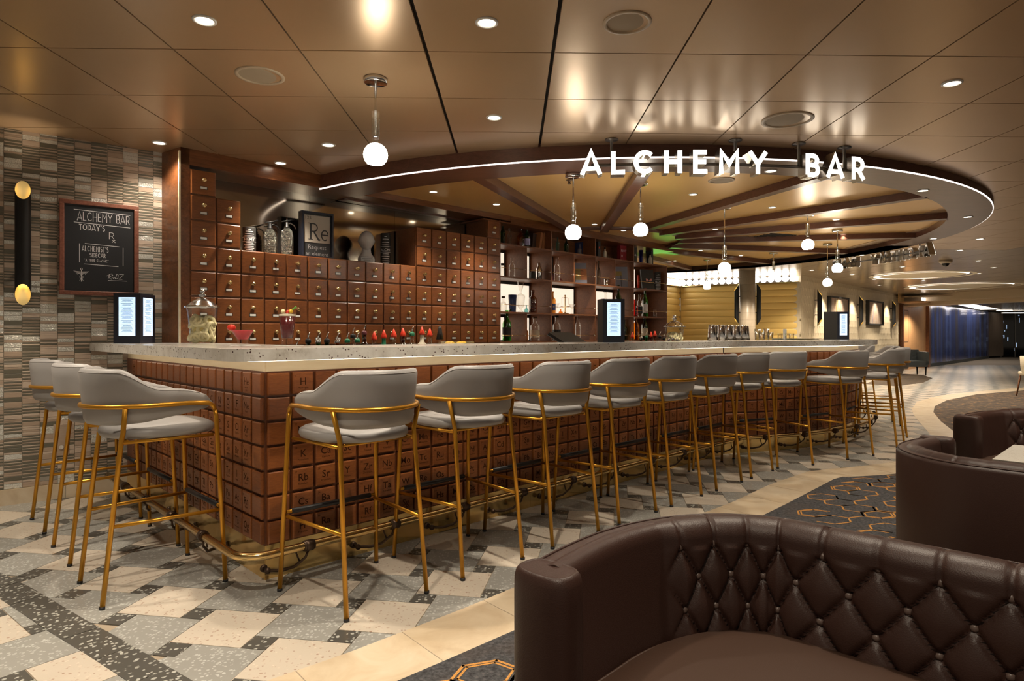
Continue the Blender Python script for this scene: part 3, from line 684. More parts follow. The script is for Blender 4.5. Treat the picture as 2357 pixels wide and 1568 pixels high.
def tile_mesh(no):
    if no not in _tm:
        mb = MB(); mb.panel(.0075, TP-.0075, .0065, TH-.0065, .0, .018, .0055, 0)
        if no:
            mb.text(EL[no-1], .050, TP/2, -.0183, .048, 1, off=.006); mb.text(str(no), .013, .017, -.0183, TH-.028, 1, 'LEFT')
            nm = NMS[no-1] if no-1 < len(NMS) else ''
            if nm: mb.text(nm, .0135, TP/2, -.0183, .030, 1, off=.006)
            mb.text({1: '1.008', 2: '4.003'}.get(no, '%.1f' % (no*2.3) if no > 2 else ''), .011, TP/2, -.0183, .017, 1) if no in (1, 2) else None
        _tm[no] = mb.mesh('tile', ['cherry_tile', 'burn'])
    return _tm[no]
# left wing: origin at the wall end, x runs to the corner
LL = (W0-P0).dot(WD)/VB.dot(WD)-.015; bl = thing('tiled_bar_section', 'short left wing of the bar front, brown wooden periodic table tiles facing the mosaic wall', 'bar', P0+VB*LL, RL, 'bar front sections')
mb = MB(); mb.box(0, LL, .0, .06, TZ0, .975); mb.build('backing_board', 'cherry_dark', bl)
mb = MB(); mb.box(0, LL, -.002, .02, 0, TZ0); mb.build('kick_plate', 'kick_brass', bl)
mb = MB(); mb.box(0, LL, .004, .03, .975, 1.034); mb.build('brass_strip', 'strip_brass', bl)
NL_ = 19; pt = .1165
for r in range(7):
    for c in range(NL_):       # c=0 at the corner
        if c == 0: no = None
        else: no = at_no(6-r if False else r, 19-c)
        ob('tile', tile_mesh(no), bl, (LL-(c+1)*pt-.002, 0, TZ0+(6-r)*TH)).scale = (pt/TP, 1, 1)
# long side
LS = (Vector((2.048, 6.149, 0))-P0).dot(UB); bf = thing('tiled_bar_section', 'long straight bar front with wooden periodic table tiles and brass kick plate', 'bar', P0, RB, 'bar front sections')
mb = MB(); mb.box(0, LS, 0, .06, TZ0, .975); mb.build('backing_board', 'cherry_dark', bf)
mb = MB(); k = 0
while k < LS: mb = MB(); mb.box(k, min(k+.9, LS)-.001, -.002, .02, 0, TZ0); mb.build('kick_plate', 'kick_brass', bf); k += .9
mb = MB(); mb.box(0, LS, .004, .03, .975, 1.034); mb.build('brass_strip', 'strip_brass', bf)
nc = int(LS/TP)
for r in range(7):
    for c in range(nc):
        cc = c if c < 19 else (c-19)
        no = None if cc == 0 or cc > 18 else at_no(r, cc)
        ob('tile', tile_mesh(no), bf, (c*TP, 0, TZ0+(6-r)*TH))
# drum
bd = thing('tiled_bar_section', 'curved far end of the bar front, rounded drum of wooden tiles', 'bar', DR, 0, 'bar front sections')
a0, a1 = -78.5, 10.0; n = 48
def shell(r0, r1, z0, z1, A0=a0, A1=a1, nn=n):
    mb = MB(); P = [[(r*cos(radians(A0+(A1-A0)*i/nn)), r*sin(radians(A0+(A1-A0)*i/nn)), z) for r, z in ((r1, z1), (r0, z1), (r0, z0), (r1, z0))] for i in range(nn+1)]
    mb.grid(P, 0, sm=False); return mb
shell(RD-.012, RD-.05, TZ0, .975).build('backing_board', 'cherry_dark', bd)
shell(RD, RD-.04, 0, TZ0).build('kick_plate', 'kick_brass', bd); shell(RD-.012, RD-.04, .975, 1.034).build('brass_strip', 'strip_brass', bd)
dth = TP/RD
for c in range(32):
    a = radians(a0)+dth*(c+.5); p = Vector((cos(a), sin(a), 0))*(RD-.013); t_ = Vector((-sin(a), cos(a), 0)); p = p-t_*TP/2
    for r in range(7):
        no = at_no(r, c+1) if 0 <= c < 18 else None
        ob('tile', tile_mesh(no), bd, (p.x, p.y, TZ0+(6-r)*TH), a+pi/2)
# countertop
OV = .23; ROV = RD+.19
def inter(off, rad):
    A = P0+NB*off-DR; bq = A.dot(UB); cq = A.length_squared-rad*rad; return -bq-sqrt(max(0, bq*bq-cq))
def outline(off, rad, rcorner, wing_end, aend):
    P = [P0+VB*wing_end+NL*off]
    cor = P0+(NB+NL)*off
    if rcorner > 0:
        cc = cor-(NB+NL)*rcorner
        for k in range(9):
            a = pi/2*k/8; P.append(cc+NL*rcorner*cos(a)+NB*rcorner*sin(a))
    else: P.append(cor)
    t = inter(off, rad); q = P0+NB*off+UB*t; P.append(q); th = atan2(q.y-DR.y, q.x-DR.x)
    for k in range(1, 37): a = th+(radians(aend)-th)*k/36; P.append(DR+Vector((cos(a), sin(a), 0))*rad)
    return P
def wend(off): return (W0-P0-NL*off).dot(WD)/VB.dot(WD)-.012
outer = outline(OV, ROV, .10, wend(OV), 15); inner = outline(-.42, RD-.45, 0, min(2.45, wend(-.42)), 15)
ct = thing('countertop', 'long grey and white granite countertop running round the bar', 'countertop')
mb = MB(); poly = [(p.x, p.y) for p in outer]+[(p.x, p.y) for p in inner[::-1]]
ZT0, ZT = 1.034, 1.088
b0 = len(mb.v); no_, ni = len(outer), len(inner)
# quads between equal-parameter outer and inner runs
def chain(P, z, i=0): mb.v.extend([(p.x, p.y, z) for p in P])
idx = {}
for nm_, P, z in (('ot', outer, ZT), ('ob', outer, ZT0), ('it', inner, ZT), ('ib', inner, ZT0)): idx[nm_] = len(mb.v); chain(P, z)
def strip(a, na, b_, nb, flip):
    i = j = 0
    while i < na-1 or j < nb-1:
        if j >= nb-1 or (i < na-1 and i/(na-1) <= j/(nb-1)): f = (a+i, a+i+1, b_+j); i += 1
        else: f = (a+i, b_+j+1, b_+j); j += 1
        mb.face(f[::-1] if flip else f, 0)
# align: outer has 1+9+1+36, inner 1+1+1+36
def top(ka, kb, fl):
    a, b_ = idx[ka], idx[kb]
    for k in range(9): mb.face((a+k, a+k+1, b_+(0 if k < 4 else 1))[::(-1 if fl else 1)])
    mb.face((a+4, b_+1, b_)[::(-1 if fl else 1)])
    mb.face((a+9, a+10, b_+2, b_+1)[::(-1 if fl else 1)])
    for k in range(36): mb.face((a+10+k, a+11+k, b_+3+k, b_+2+k)[::(-1 if fl else 1)])
top('ot', 'it', False); top('ob', 'ib', True)
for k in range(no_-1): mb.face((idx['ob']+k, idx['ob']+k+1, idx['ot']+k+1, idx['ot']+k), 0)
for k in range(ni-1): mb.face((idx['it']+k, idx['it']+k+1, idx['ib']+k+1, idx['ib']+k), 0)
mb.face((idx['ob'], idx['ot'], idx['it'], idx['ib'])); mb.face((idx['ot']+no_-1, idx['ob']+no_-1, idx['ib']+ni-1, idx['it']+ni-1))
mb.build('slab', 'granite', ct)
# under-counter led strip (a real strip fixed below the overhang)
led = outline(.10, RD+.09, .04, 2.3, 12); mb = MB()
for p in led: mb.v += [(p.x, p.y, 1.0335), (p.x, p.y, 1.028)]
led2 = outline(.118, RD+.108, .05, 2.3, 12); k0 = len(mb.v)
for p in led2: mb.v += [(p.x, p.y, 1.0335), (p.x, p.y, 1.028)]
for k in range(len(led)-1):
    mb.face((2*k+1, 2*k+3, k0+2*k+3, k0+2*k+1)); mb.face((2*k, 2*k+1, 2*k+3, 2*k+2)); mb.face((k0+2*k, k0+2*k+2, k0+2*k+3, k0+2*k+1))
mb.build('led_strip', 'led_warm', ct)
# inner work shelf behind the bar
ws = outline(-.43, RD-.46, 0, 2.45, 15); wi = outline(-.80, RD-.83, 0, 2.2, 15)
wk = thing('work_counter', 'low steel work counter on the bartender side of the bar', 'counter'); mb = MB()
for P in (ws, wi):
    for p in P: mb.v += [(p.x, p.y, .935), (p.x, p.y, .05)]
N_ = len(ws)
for k in range(N_-1):
    mb.face((2*k, 2*k+2, 2*N_+2*k+2, 2*N_+2*k)); mb.face((2*N_+2*k, 2*N_+2*k+2, 2*N_+2*k+3, 2*N_+2*k+1)); mb.face((2*k, 2*k+1, 2*k+3, 2*k+2))
mb.build('steel_top', 'steel_dark', wk)
# foot rail
fr = thing('foot_rail', 'polished brass foot rail running along the foot of the bar', 'rail'); RO, RZ = .17, .172
rp = outline(RO, RD+.15, .12, 2.2, 10); mb = MB(); mb.tube([(p.x, p.y, RZ) for p in rp], .019, 10); mb.build('tube', 'brass', fr)
br = MB(); br.lathe([(.026, -.018), (.026, .018)], (0, -RO, RZ), 12, 0, 'x'); br.lathe([(.023, -.026), (.023, .026)], (0, -RO, RZ), 12, 0, 'x')
br.tube([(-.0, -RO, RZ-.02), (-.012, -RO+.005, .118), (-.05, -.13, .075), (-.10, -.10, .062), (-.14, -.045, .058), (-.14, 0, .058)], [.006, .006, .007, .008, .008, .008], 8)
br.tube([(-.03, -RO+.03, .10), (-.05, -RO+.03, .15)], .004, 6); br.lathe([(.018, 0), (.018, .006), (.012, .012)], (-.14, -.004, .058), 10, 0, 'y'); br.ball((-.14, -.05, .058), .0155, 10)
BM = br.mesh('bracket', ['bronze'])
for k in range(10): ob('bracket', BM, fr, P0+UB*(.13+k*.475), RB)
for k in range(4): ob('bracket', BM, fr, P0+VB*(.32+k*.475), RL)
for k in range(9):
    a = radians(a0+6+k*8.2); ob('bracket', BM, fr, DR+Vector((cos(a), sin(a), 0))*RD, a+pi/2)
# ================================================================== STOOLS
def stool():
    t = thing('bar_stool', 'stool', 'bar stool', group='grey and gold bar stools along the bar')
    m = MB()                                              # seat pad
    def outl(k, n=28):
        P = []
        for i in range(n):
            a = 2*pi*i/n; c, s = cos(a), sin(a); e = .62 if s > 0 else .82
            x = .218*k*(abs(c)**e)*(1 if c > 0 else -1); y = .02+(.235 if s > 0 else .225)*k*(abs(s)**e)*(1 if s > 0 else -1)
            P.append((x, y))
        return P
    prof = [(.86, .692), (.97, .697), (1.0, .712), (.985, .729), (.90, .742), (.6, .748), (.25, .747), (.02, .747)]
    G = [[(x, y, z+.006*(y > .1)) for x, y in outl(k)]+[(outl(k)[0][0], outl(k)[0][1], z+0.0)] for k, z in prof]
    b0 = 0; n = 28
    for k, z in prof: m.v += [(x, y, z) for x, y in outl(k)]
    for j in range(len(prof)-1):
        for i in range(n): m.face((j*n+i, j*n+(i+1) % n, (j+1)*n+(i+1) % n, (j+1)*n+i), 0, True)
    m.face(list(range(n))[::-1]); m.build('seat', 'stool_leather', t)
    # backrest shell swept round the sitter
    def pth(s):                    # s in -1..1 along the U
        L = 1.0; a = abs(s); sg = 1 if s > 0 else -1
        if a < .72:
            th = a/.72*radians(92); x = .216*sin(th); y = -.015-.235*cos(th)
        else:
            u = (a-.72)/.28; x = .216-.022*u*u; y = -.007+.215*u
        return sg*x, y
    def sm(a, b_, x): x = max(0, min(1, (x-a)/(b_-a))); return x*x*(3-2*x)
    NS = 44; R_ = []
    for i in range(NS+1):
        s = -1+2*i/NS; a = abs(s); x, y = pth(s); x2, y2 = pth(min(1, s+.01)); x1, y1 = pth(max(-1, s-.01))
        t2 = Vector((x2-x1, y2-y1, 0)).normalized(); nrm = Vector((t2.y, -t2.x, 0))           # outward
        zt = 1.002-.088*sm(.38, .70, a)-.018*sm(.66, 1, a); zb = .756+.008*sm(.3, .55, a)+.034*sm(.5, .95, a)
        th = .0205; e = 1.0
        if a > .80: 
            k = (a-.80)/.20; e = sqrt(max(0.0, 1-k*k)); zt -= .068*(1-e); zb += .034*(1-e)
            th *= max(.3, e**.5)
        ring = []
        H = zt-zb
        for u, w in ((-1, .10), (-1, .3), (-1, .5), (-1, .7), (-1, .9), (-.6, .985), (0, 1.0), (.6, .985), (1, .9), (1, .7), (1, .5), (1, .3), (1, .10), (.6, .015), (0, 0), (-.6, .015)):
            off = u*th+.022*(w-.4)*(1-sm(.5, .95, a)); z = zb+H*w
            ring.append((x+nrm.x*off, y+nrm.y*off, z))
        R_.append(ring+[ring[0]])
    m = MB(); m.grid(R_, 0, flip=False); m.face([0+k for k in range(16)]); bb = NS*17; m.face([bb+k for k in range(16)][::-1]); m.build('backrest', 'stool_leather', t)
    # piping along the outer top seam
    m = MB(); m.tube([Vector(R_[i][7])*.4+Vector(R_[i][8])*.6 for i in range(2, NS-1)], .0022, 5); m.build('piping', 'stool_leather', t)
    r = .0105
    rail = []
    for i in range(33):
        th = radians(-97+194*i/32); rail.append((.247*sin(th), -.02-.254*cos(th), .838+.004*abs(th)/1.7))
    fl = [(-.252, .245, .0), (-.236, .226, .45), (-.226, .212, .77)]
    def mir(P): return [(-a, b_, c) for a, b_, c in P]
    bend = [(-.226, .207, .800), (-.227, .196, .823), (-.230, .176, .836), (-.242, .09, .842)]
    full = bend+[p for p in rail[1:-1]]+mir(bend)[::-1]
    m = MB(); m.tube(full, r, 10); m.build('arm_rail', 'gold_metal', t)
    for sg in (1, -1):
        P = [(a*sg, b_, c) for a, b_, c in fl+[bend[0]]]
        m = MB(); m.tube(P, r, 10); lg = m.build('leg', 'gold_metal', t); m = MB(); m.tube([P[0], (P[0][0], P[0][1], .012)], r+.0015, 8); m.build('foot', 'black_rubber', lg)
        B = [(-.200*sg, -.240, 0), (-.186*sg, -.165, .70), (-.188*sg, -.160, .725), (-.215*sg, -.158, .835)]
        m = MB(); m.tube(B, r, 10); lg = m.build('leg', 'gold_metal', t); m = MB(); m.tube([B[0], (B[0][0], B[0][1], .012)], r+.0015, 8); m.build('foot', 'black_rubber', lg)
        m = MB(); m.tube([(-.230*sg, .228, .335), (-.193*sg, -.205, .335)], .0085, 8); m.build('stretcher', 'gold_metal', t)
        m = MB(); m.tube([(-.209*sg, .205, .685), (-.19*sg, -.16, .685)], .008, 6); m.build('seat_rail', 'gold_metal', t)
    m = MB(); m.tube([(-.19, -.14, .687), (.19, -.14, .687)], .007, 6); m.build('seat_rail', 'gold_metal', t)
    m = MB(); m.tube([(-.228, .228, .352), (.228, .228, .352)], .0085, 8); fb_ = m.build('footrest', 'gold_metal', t)
    m = MB(); m.tube([(-.205, .228, .352), (.205, .228, .352)], .0125, 8); m.build('rubber_sleeve', 'black_rubber', fb_)
    return t
S0 = stool(); first = True
places = []
for k, a in enumerate((.242, .852, 1.482, 2.087, 2.673, 3.292, 3.864)):
    p = P0+UB*a+NB*.418; places.append((p, RB, ['first grey leather bar stool on the long side, nearest the bar corner', 'second grey bar stool on the long side counting from the corner', 'third grey bar stool on the long side counting from the corner', 'fourth grey bar stool on the long side, above the tufted sofa end', 'fifth grey bar stool on the long side from the corner', 'sixth grey bar stool on the long side from the corner', 'seventh grey bar stool, last one before the bar curves'][k]))
for p, rz, l in ((Vector((2.37, 5.80, 0)), radians(22), 'grey bar stool first at the curved bar end, beside the inner corner'), (Vector((3.13, 6.20, 0)), radians(30), 'grey bar stool second at the curved bar end, below the small menu display'),
                 (Vector((3.84, 6.81, 0)), radians(50), 'grey bar stool third at the curved bar end, rightmost large one'), (Vector((4.29, 7.45, 0)), radians(60), 'grey bar stool at the curved bar end half hidden behind the third one'),
                 (Vector((4.72, 8.35, 0)), radians(72), 'grey bar stool behind, seen over the countertop end, right one'), (Vector((4.85, 9.15, 0)), radians(85), 'grey bar stool furthest round the curved bar end, only its back shows')):
    places.append((p, rz, l))
for p, l in ((Vector((-1.684, 2.997, 0)), 'grey bar stool at the left wing nearest the camera'), (Vector((-2.165, 3.500, 0)), 'grey bar stool in the middle of the three at the left wing'), (Vector((-2.665, 4.015, 0)), 'grey bar stool at the left wing closest to the mosaic wall')):
    places.append((p, radians(-45), l))
for k, (p, rz, l) in enumerate(places):
    o = S0 if k == 0 else clone(S0); o.location = p; o.rotation_euler = (0, 0, rz); o['label'] = l
# ================================================================== SOFAS
def sofa(loc, rz, label, wid=1.40, group='dark brown tufted leather sofas'):
    t = thing('tub_sofa', label, 'sofa', loc, rz, group)
    hw, dep, rc, ry, th, ZRm, ZS_ = wid/2, .59, .31, .40, .100, .750, .545
    segs = []
    def path(n1=14, n2=16, n3=40):
        P = []
        for i in range(n1): P.append((-hw+.02*(1-i/n1)**2, -dep+(dep-ry)*i/n1))
        for i in range(n2): a = pi-(pi/2)*i/n2; P.append((-hw+rc+rc*cos(a), -ry+ry*sin(a)))
        for i in range(n3+1): P.append((-hw+rc+(2*hw-2*rc)*i/n3, 0))
        P2 = [(-x, y) for x, y in P[:n1+n2]][::-1]
        return P+P2
    P = path(); d = [0]
    for a, b_ in zip(P, P[1:]): d.append(d[-1]+hypot(a[0]-b_[0], a[1]-b_[1]))
    T = d[-1]; NF = int(T/.006)
    def at(s):
        import bisect
        i = min(max(1, bisect.bisect_right(d, s)), len(P)-1); k = (s-d[i-1])/max(1e-9, d[i]-d[i-1])
        return Vector((P[i-1][0]*(1-k)+P[i][0]*k, P[i-1][1]*(1-k)+P[i][1]*k, 0))
    def frame(s):
        e = .02; a, b_ = at(max(0, s-e)), at(min(T, s+e)); t_ = (b_-a).normalized(); return at(s), Vector((t_.y, -t_.x, 0))    # inward normal
    def ztop(s): u = min(s, T-s); k = max(0, min(1, (u-.05)/.55)); return ZRm-.010*(1-k*k*(3-2*k))
    S0_, S1_ = .41, T-.41           # tufted range
    def tuft(s, z):
        zz = (ztop(s)-z)
        p, q_ = .100, .125
        if s < S0_-.05 or s > S1_+.05 : k = 0
        else: k = min(1, (s-(S0_-.05))/.05, ((S1_+.05)-s)/.05)
        k *= 1
        A = (s-S0_)/p; B = (zz-.045)/q_
        if B < 0:                # above the first buttons: straight pleats up to the rim
            f_ = abs(A-round(A)); h = .75*(1-math.exp(-f_/.022))+.25*(1-math.exp(-f_/.2)); return k*.020*h
        a, b_ = (A+B)/1, (A-B)/1
        fa, fb2 = abs(a-round(a)), abs(b_-round(b_)); h = .62*(1-math.exp(-fa/.035))*(1-math.exp(-fb2/.035))+.38*sin(pi*min(.5, fa))*sin(pi*min(.5, fb2))
        dd = sqrt(fa*fa+fb2*fb2); pit = max(0, 1-dd/.20)
        return k*(.024*h-.003*pit)
    # inner wall
    zl = [i/50 for i in range(51)]; G = []
    for i in range(NF+1):
        s = T*i/NF; p, nn = frame(s); zt = ztop(s)+.004; col_ = []
        for w in zl:
            z = ZS_-.06+(zt-.028-(ZS_-.06))*w; lean = .030*(1-w)
            off = th-.016+lean+tuft(s, z)
            q3 = p+nn*off; col_.append((q3.x, q3.y, z))
        base_ = tuft(s, zt-.03)
        for a in (20, 45, 70, 90, 115, 140, 165):
            off = th-.016-.028*(1-cos(radians(a)))*1.0+base_*cos(radians(min(a, 90)))*.9; z = zt-.028+(.028-.010*0+base_*.25)*sin(radians(a)) - (.006 if base_ < .006 and S0_ < s < S1_ else 0)*sin(radians(a))
            q3 = p+nn*off; col_.append((q3.x, q3.y, z))
        G.append(col_)
    m = MB(); m.grid(G, 0, flip=True); nv_ = len(G[0]); m.face(list(range(nv_))); m.face([NF*nv_+i for i in range(nv_)][::-1]); m.build('inner_back', 'sofa_leather', t)
    G = []; NR = 120; ob_ = .048
    for i in range(NR+1):
        s = T*i/NR; p, nn = frame(s); zt = ztop(s)-.006; pr = [(ob_, zt-.03), (ob_, zt-.006), (ob_-.004, zt-.001), (.014, zt), (.004, zt-.004), (.0, zt-.016), (.0, .5), (.004, .12), (.012, .09)]
        G.append([(p.x+nn.x*o_, p.y+nn.y*o_, z) for o_, z in pr])
    m = MB(); m.grid(G, 0, flip=True); nv_ = len(G[0]); m.face(list(range(nv_))); m.face([NR*nv_+i for i in range(nv_)][::-1]); m.build('outer_shell', 'sofa_leather', t)
    m = MB(); m.tube([(frame(T*i/NR)[0]+frame(T*i/NR)[1]*.008)+Vector((0, 0, ztop(T*i/NR)-.007)) for i in range(NR+1)], .0028, 6); m.build('piping', 'sofa_leather', t)
    for sg in (-1, 1):             # rounded arm fronts
        m = MB(); aw = .124; xo = sg*(hw-aw/2-.013); pp = []; n = 28; zt = ztop(0)+.002
        def se(a, e=.72): c_, s_2 = cos(a), sin(a); return abs(c_)**e*(1 if c_ > 0 else -1), abs(s_2)**e*(1 if s_2 > 0 else -1)
        for z, k in ((.09, .98), (.4, 1), (zt-.045, 1.01), (zt-.018, 1.0), (zt-.006, .95), (zt, .86), (zt+.001, .80), (zt-.001, .78)):
            pp.append([(xo+(aw/2)*k*se(2*pi*i/n)[0], -dep-.004+.042*k*se(2*pi*i/n)[1], z) for i in range(n+1)])
        m.grid(pp, 0, flip=True); m.face([7*(n+1)+i for i in range(n)]); m.build('arm_front', 'sofa_leather', t)
    # buttons
    bm = MB(); bm.ball((0, 0, 0), .0085, 12); BU = bm.mesh('button', ['sofa_button']); p_, q_ = .100, .125
    nb = 0
    for ri in range(0, 8):
        for ci in range(-1, 40):
            B = ri*.5; A = ci+(.5 if ri % 2 else 0)
            s = S0_+A*p_
            if s < S0_-.01 or s > S1_+.01: continue
            z = ztop(s)-.045-B*q_
            if z < ZS_+.015: continue
            pp, nn = frame(s); w = (z-(ZS_-.06))/(ztop(s)-.024-(ZS_-.06)); q3 = pp+nn*(th-.016+.030*(1-w)+.002); ob('button', BU, t, (q3.x, q3.y, z)); nb += 1
    # seat cushion and base
    def ins(k):
        out = []
        for i in range(61):
            s = T*i/60; p, nn = frame(s); q3 = p+nn*k; out.append((q3.x, q3.y))
        return out
    O = ins(.108); fy = -dep-.15; O = O[4:-4]; x0_ = O[0][0]
    O = [(x0_+.02, fy+.03), (x0_, fy+.09), (x0_, -dep)]+O+[(-x0_, -dep), (-x0_, fy+.09), (-x0_-.02, fy+.03)]+[(x0_*-1*(1-2*i/12)*.93, fy-.012*sin(pi*i/12)) for i in range(13)]
    m = MB(); n = len(O); cy_ = -.38
    lay = [(1, .22), (1, .49), (.988, .520), (.955, .538), (.86, .547), (.6, .551), (.25, .552)]
    for k, z in lay: m.v += [(x*k, cy_+(y-cy_)*k, z) for x, y in O]
    for j in range(len(lay)-1):
        for i in range(n): m.face((j*n+i, j*n+(i+1) % n, (j+1)*n+(i+1) % n, (j+1)*n+i)[::-1], 0, True)
    m.face([(len(lay)-1)*n+i for i in range(n)][::-1], 0, True); m.build('seat_cushion', 'sofa_seat', t)
    m = MB(); m.tube([(x*.985, cy_+(y-cy_)*.985, .5225) for x, y in O], .0035, 6, closed=True); m.build('seat_piping', 'sofa_seat', t)
    pb = ins(.112)
    m = MB(); m.prism(pb[::-1], .08, .30); m.build('base', 'sofa_leather', t)
    for x, y in ((-hw+.1, -.08), (hw-.1, -.08), (-hw+.06, -dep+.04), (hw-.06, -dep+.04)):
        m = MB(); m.lathe([(.016, 0), (.022, .10)], (x, y, 0), 10); m.build('leg', 'black_metal', t)
    return t
sofa((.925, 1.126, 0), radians(-43.3), 'large tufted dark brown leather sofa in the foreground facing the camera')
sofa((1.70, 1.70, 0), radians(134), 'dark brown leather sofa seen from its smooth back behind the foreground sofa')
sofa((3.13, 3.02, 0), radians(-58), 'dark brown leather sofa at the right edge behind the white stone table')
t = thing('side_table', 'square white terrazzo topped table at the right edge between two leather sofas', 'table', (2.50, 2.83, 0), radians(44))
m = MB(); m.box(-.27, .27, -.27, .27, .575, .60); m.build('table_top', 'terrazzo_white', t)
m = MB(); m.lathe([(.03, .02), (.03, .575)]); m.build('pedestal', 'black_metal', t); m = MB(); m.lathe([(.2, 0), (.2, .012), (.03, .02)], n=24); m.build('foot_plate', 'black_metal', t)
# ================================================================== PENDANTS
PD = [((864, 357), (864, 178), 3.42, 'panel', 1), ((1319, 536), (1321, 393), 4.98, 'ring', 1), ((1474, 530), (1474, 422), 5.55, 'gold', 1), ((1667, 618), (1669, 480), 6.6, 'gold', 1), ((1859, 564), (1859, 498), 7.0, 'gold', 1),
      ((1927, 618), (1927, 532), 8.05, 'gold', 1), ((1904, 651), (1904, 563), 9.3, 'gold', 1), ((1627, 660), (1627, 601), 11.3, 'gold', 0), ((1780, 635), (1780, 585), 10.3, 'gold', 0)]
PLB = ['glass globe pendant hanging alone at the left in front of the canopy', 'glass globe pendant below the letter A of the sign', 'glass globe pendant below the letter C of the sign', 'glass globe pendant on a long stem over the middle of the bar', 'bright glass globe pendant in front of the far canopy, high one', 'glass globe pendant at the right near the back of the second sign', 'lowest glass globe pendant at the right, left of the framed pictures', 'small dim glass globe pendant in front of the gold wall, left', 'small dim glass globe pendant just right of the round column']
def pendant(X, Y, ztop_, zs, lit, label):
    t = thing('globe_pendant', label, 'pendant lamp', (X, Y, 0), 0, 'glass globe pendants over the bar'); r = .064
    m = MB(); m.lathe([(.062, ztop_), (.062, ztop_-.026), (.056, ztop_-.028), (.01, ztop_-.029)], n=24); m.build('ceiling_rose', 'chrome', t)
    m = MB(); m.tube([(0, 0, ztop_-.028), (0, 0, zs+r+.045)], .0065, 8); m.build('stem', 'chrome', t)
    m = MB(); m.lathe([(.0165, zs+r-.006), (.0165, zs+r+.035), (.0225, zs+r+.045), (.0225, zs+r+.165), (.0215, zs+r+.165), (.0215, zs+r+.045)], n=16, caps=False); m.build('glass_neck', 'glass_clear', t)
    m = MB(); m.lathe([(.015, zs+r+.028), (.015, zs+r+.042), (.008, zs+r+.05)], n=12); m.lathe([(.0212, zs+r+.125), (.0212, zs+r+.132)], n=12, caps=False); m.build('socket', 'chrome', t)
    m = MB(); m.ball((0, 0, zs), r, 24, 0, cut=-.86); m.face(list(range(24))[::-1]); m.build('globe', 'bulb' if lit else 'bulb_low', t)
for (s, c, Y, w, lit), l in zip(PD, PLB):
    X = (s[0]-CX)*Y/FPX; zt = cz(X) if w == 'panel' else (ZB if w == 'ring' else ZG); pendant(X, Y, zt, EYE+(CY-s[1])*Y/FPX, lit, l)
# ================================================================== DOWNLIGHTS AND SPEAKERS
def dl_mesh():
    a = MB(); a.lathe([(.050, .001), (.050, -.004), (.040, -.006), (.037, .004)], n=24, caps=False); b_ = MB(); b_.lathe([(1e-5, .0), (.037, .0)][::-1], n=24, caps=False); return a.mesh('trim_ring', ['white']), b_.mesh('lens', ['lens'])
DA, DB = dl_mesh(); nd = [0]
def downlight(P, label, group, watts, spot=95, k=1.0):
    t = thing('downlight', label, 'downlight', P, 0, group); t.scale = (k, k, 1)
    ob('trim_ring', DA, t); l = ob('lens', DB, t, (0, 0, -.0015))
    if watts: light('spot_lamp', 'SPOT', (0, 0, -.02), watts, WARM2, t, .03, spot, .7)
MAIN = [((470, 46), 'upper left, largest one at the top edge'), ((1120, 51), 'top centre left of the round speaker'), ((1137, 270), 'centre between the pendant and the sign'), ((2191, 191), 'far upper right'), ((366, 328), 'above the mosaic wall corner'), ((755, 333), 'just left of the single pendant'), ((645, 375), 'nearest the left end of the header beam')]
for p, l in MAIN: q3 = C(*p); ex = p[0] == 366; downlight(q3-Vector((0, 0, .001)), 'round recessed downlight in the main ceiling, '+l, 'main ceiling downlights', SPOT_W*(.28 if ex else 1), 125 if ex else 95)
# extra bare spots added outside the frame to brighten the room
for x, y in ((-.9, 1.6), (.9, 1.7), (2.6, 2.3), (-2.6, 2.6), (4.2, 3.4), (0, .2), (5.4, 5.2), (2.2, .6), (-3.1, 3.3), (-1.9, .9)):
    light('spot_lamp', 'SPOT', (x, y, cz(x)-.02), SPOT_W, WARM2, None, .03, 95, .7)
GOLD = [(997, 441), (1142, 470), (1265, 495), (1368, 516), (1435, 530), (1595, 447), (1777, 477), (1646, 527), (1924, 505), (1940, 539), (1612, 576), (1705, 588), (1553, 600)]
GLB = ['in the gold ceiling, leftmost just above the header beam', 'in the gold ceiling, second along the header beam', 'in the gold ceiling, third along the header beam', 'in the gold ceiling above the globe below the letter A', 'in the gold ceiling, last one along the header beam', 'in the gold ceiling below the letter H', 'in the gold ceiling left of the letter B, between two ribs', 'in the gold ceiling right of the stem of the middle pendant', 'in the gold ceiling right of the high bright pendant', 'in the gold ceiling just above the right pendant stems', 'in the gold ceiling above the shelf end, lower left', 'in the gold ceiling above the round column', 'in the gold ceiling over the end of the shelves, lowest']
for p, gl in zip(GOLD, GLB):
    a = (CY-p[1])/FPX; Y = (ZG-EYE)/a; downlight(Vector(((p[0]-CX)*Y/FPX, Y, ZG-.001)), 'small recessed downlight '+gl, 'downlights in the gold canopy ceiling', GOLD_W, 100, .85)
for p, gl in (((1774, 393), 'right beside the letter Y'), ((2124, 438), 'upper right'), ((2227, 499), 'at its far right bend'), ((2148, 549), 'below the right bend'), ((1984, 587), 'above the lowest right pendants')):
    a = (CY-p[1])/FPX; Y = (ZB-EYE)/a; downlight(Vector(((p[0]-CX)*Y/FPX, Y, ZB-.001)), 'small recessed downlight in the dark wood canopy ring, '+gl, 'downlights in the canopy ring', GOLD_W, 100, .95)
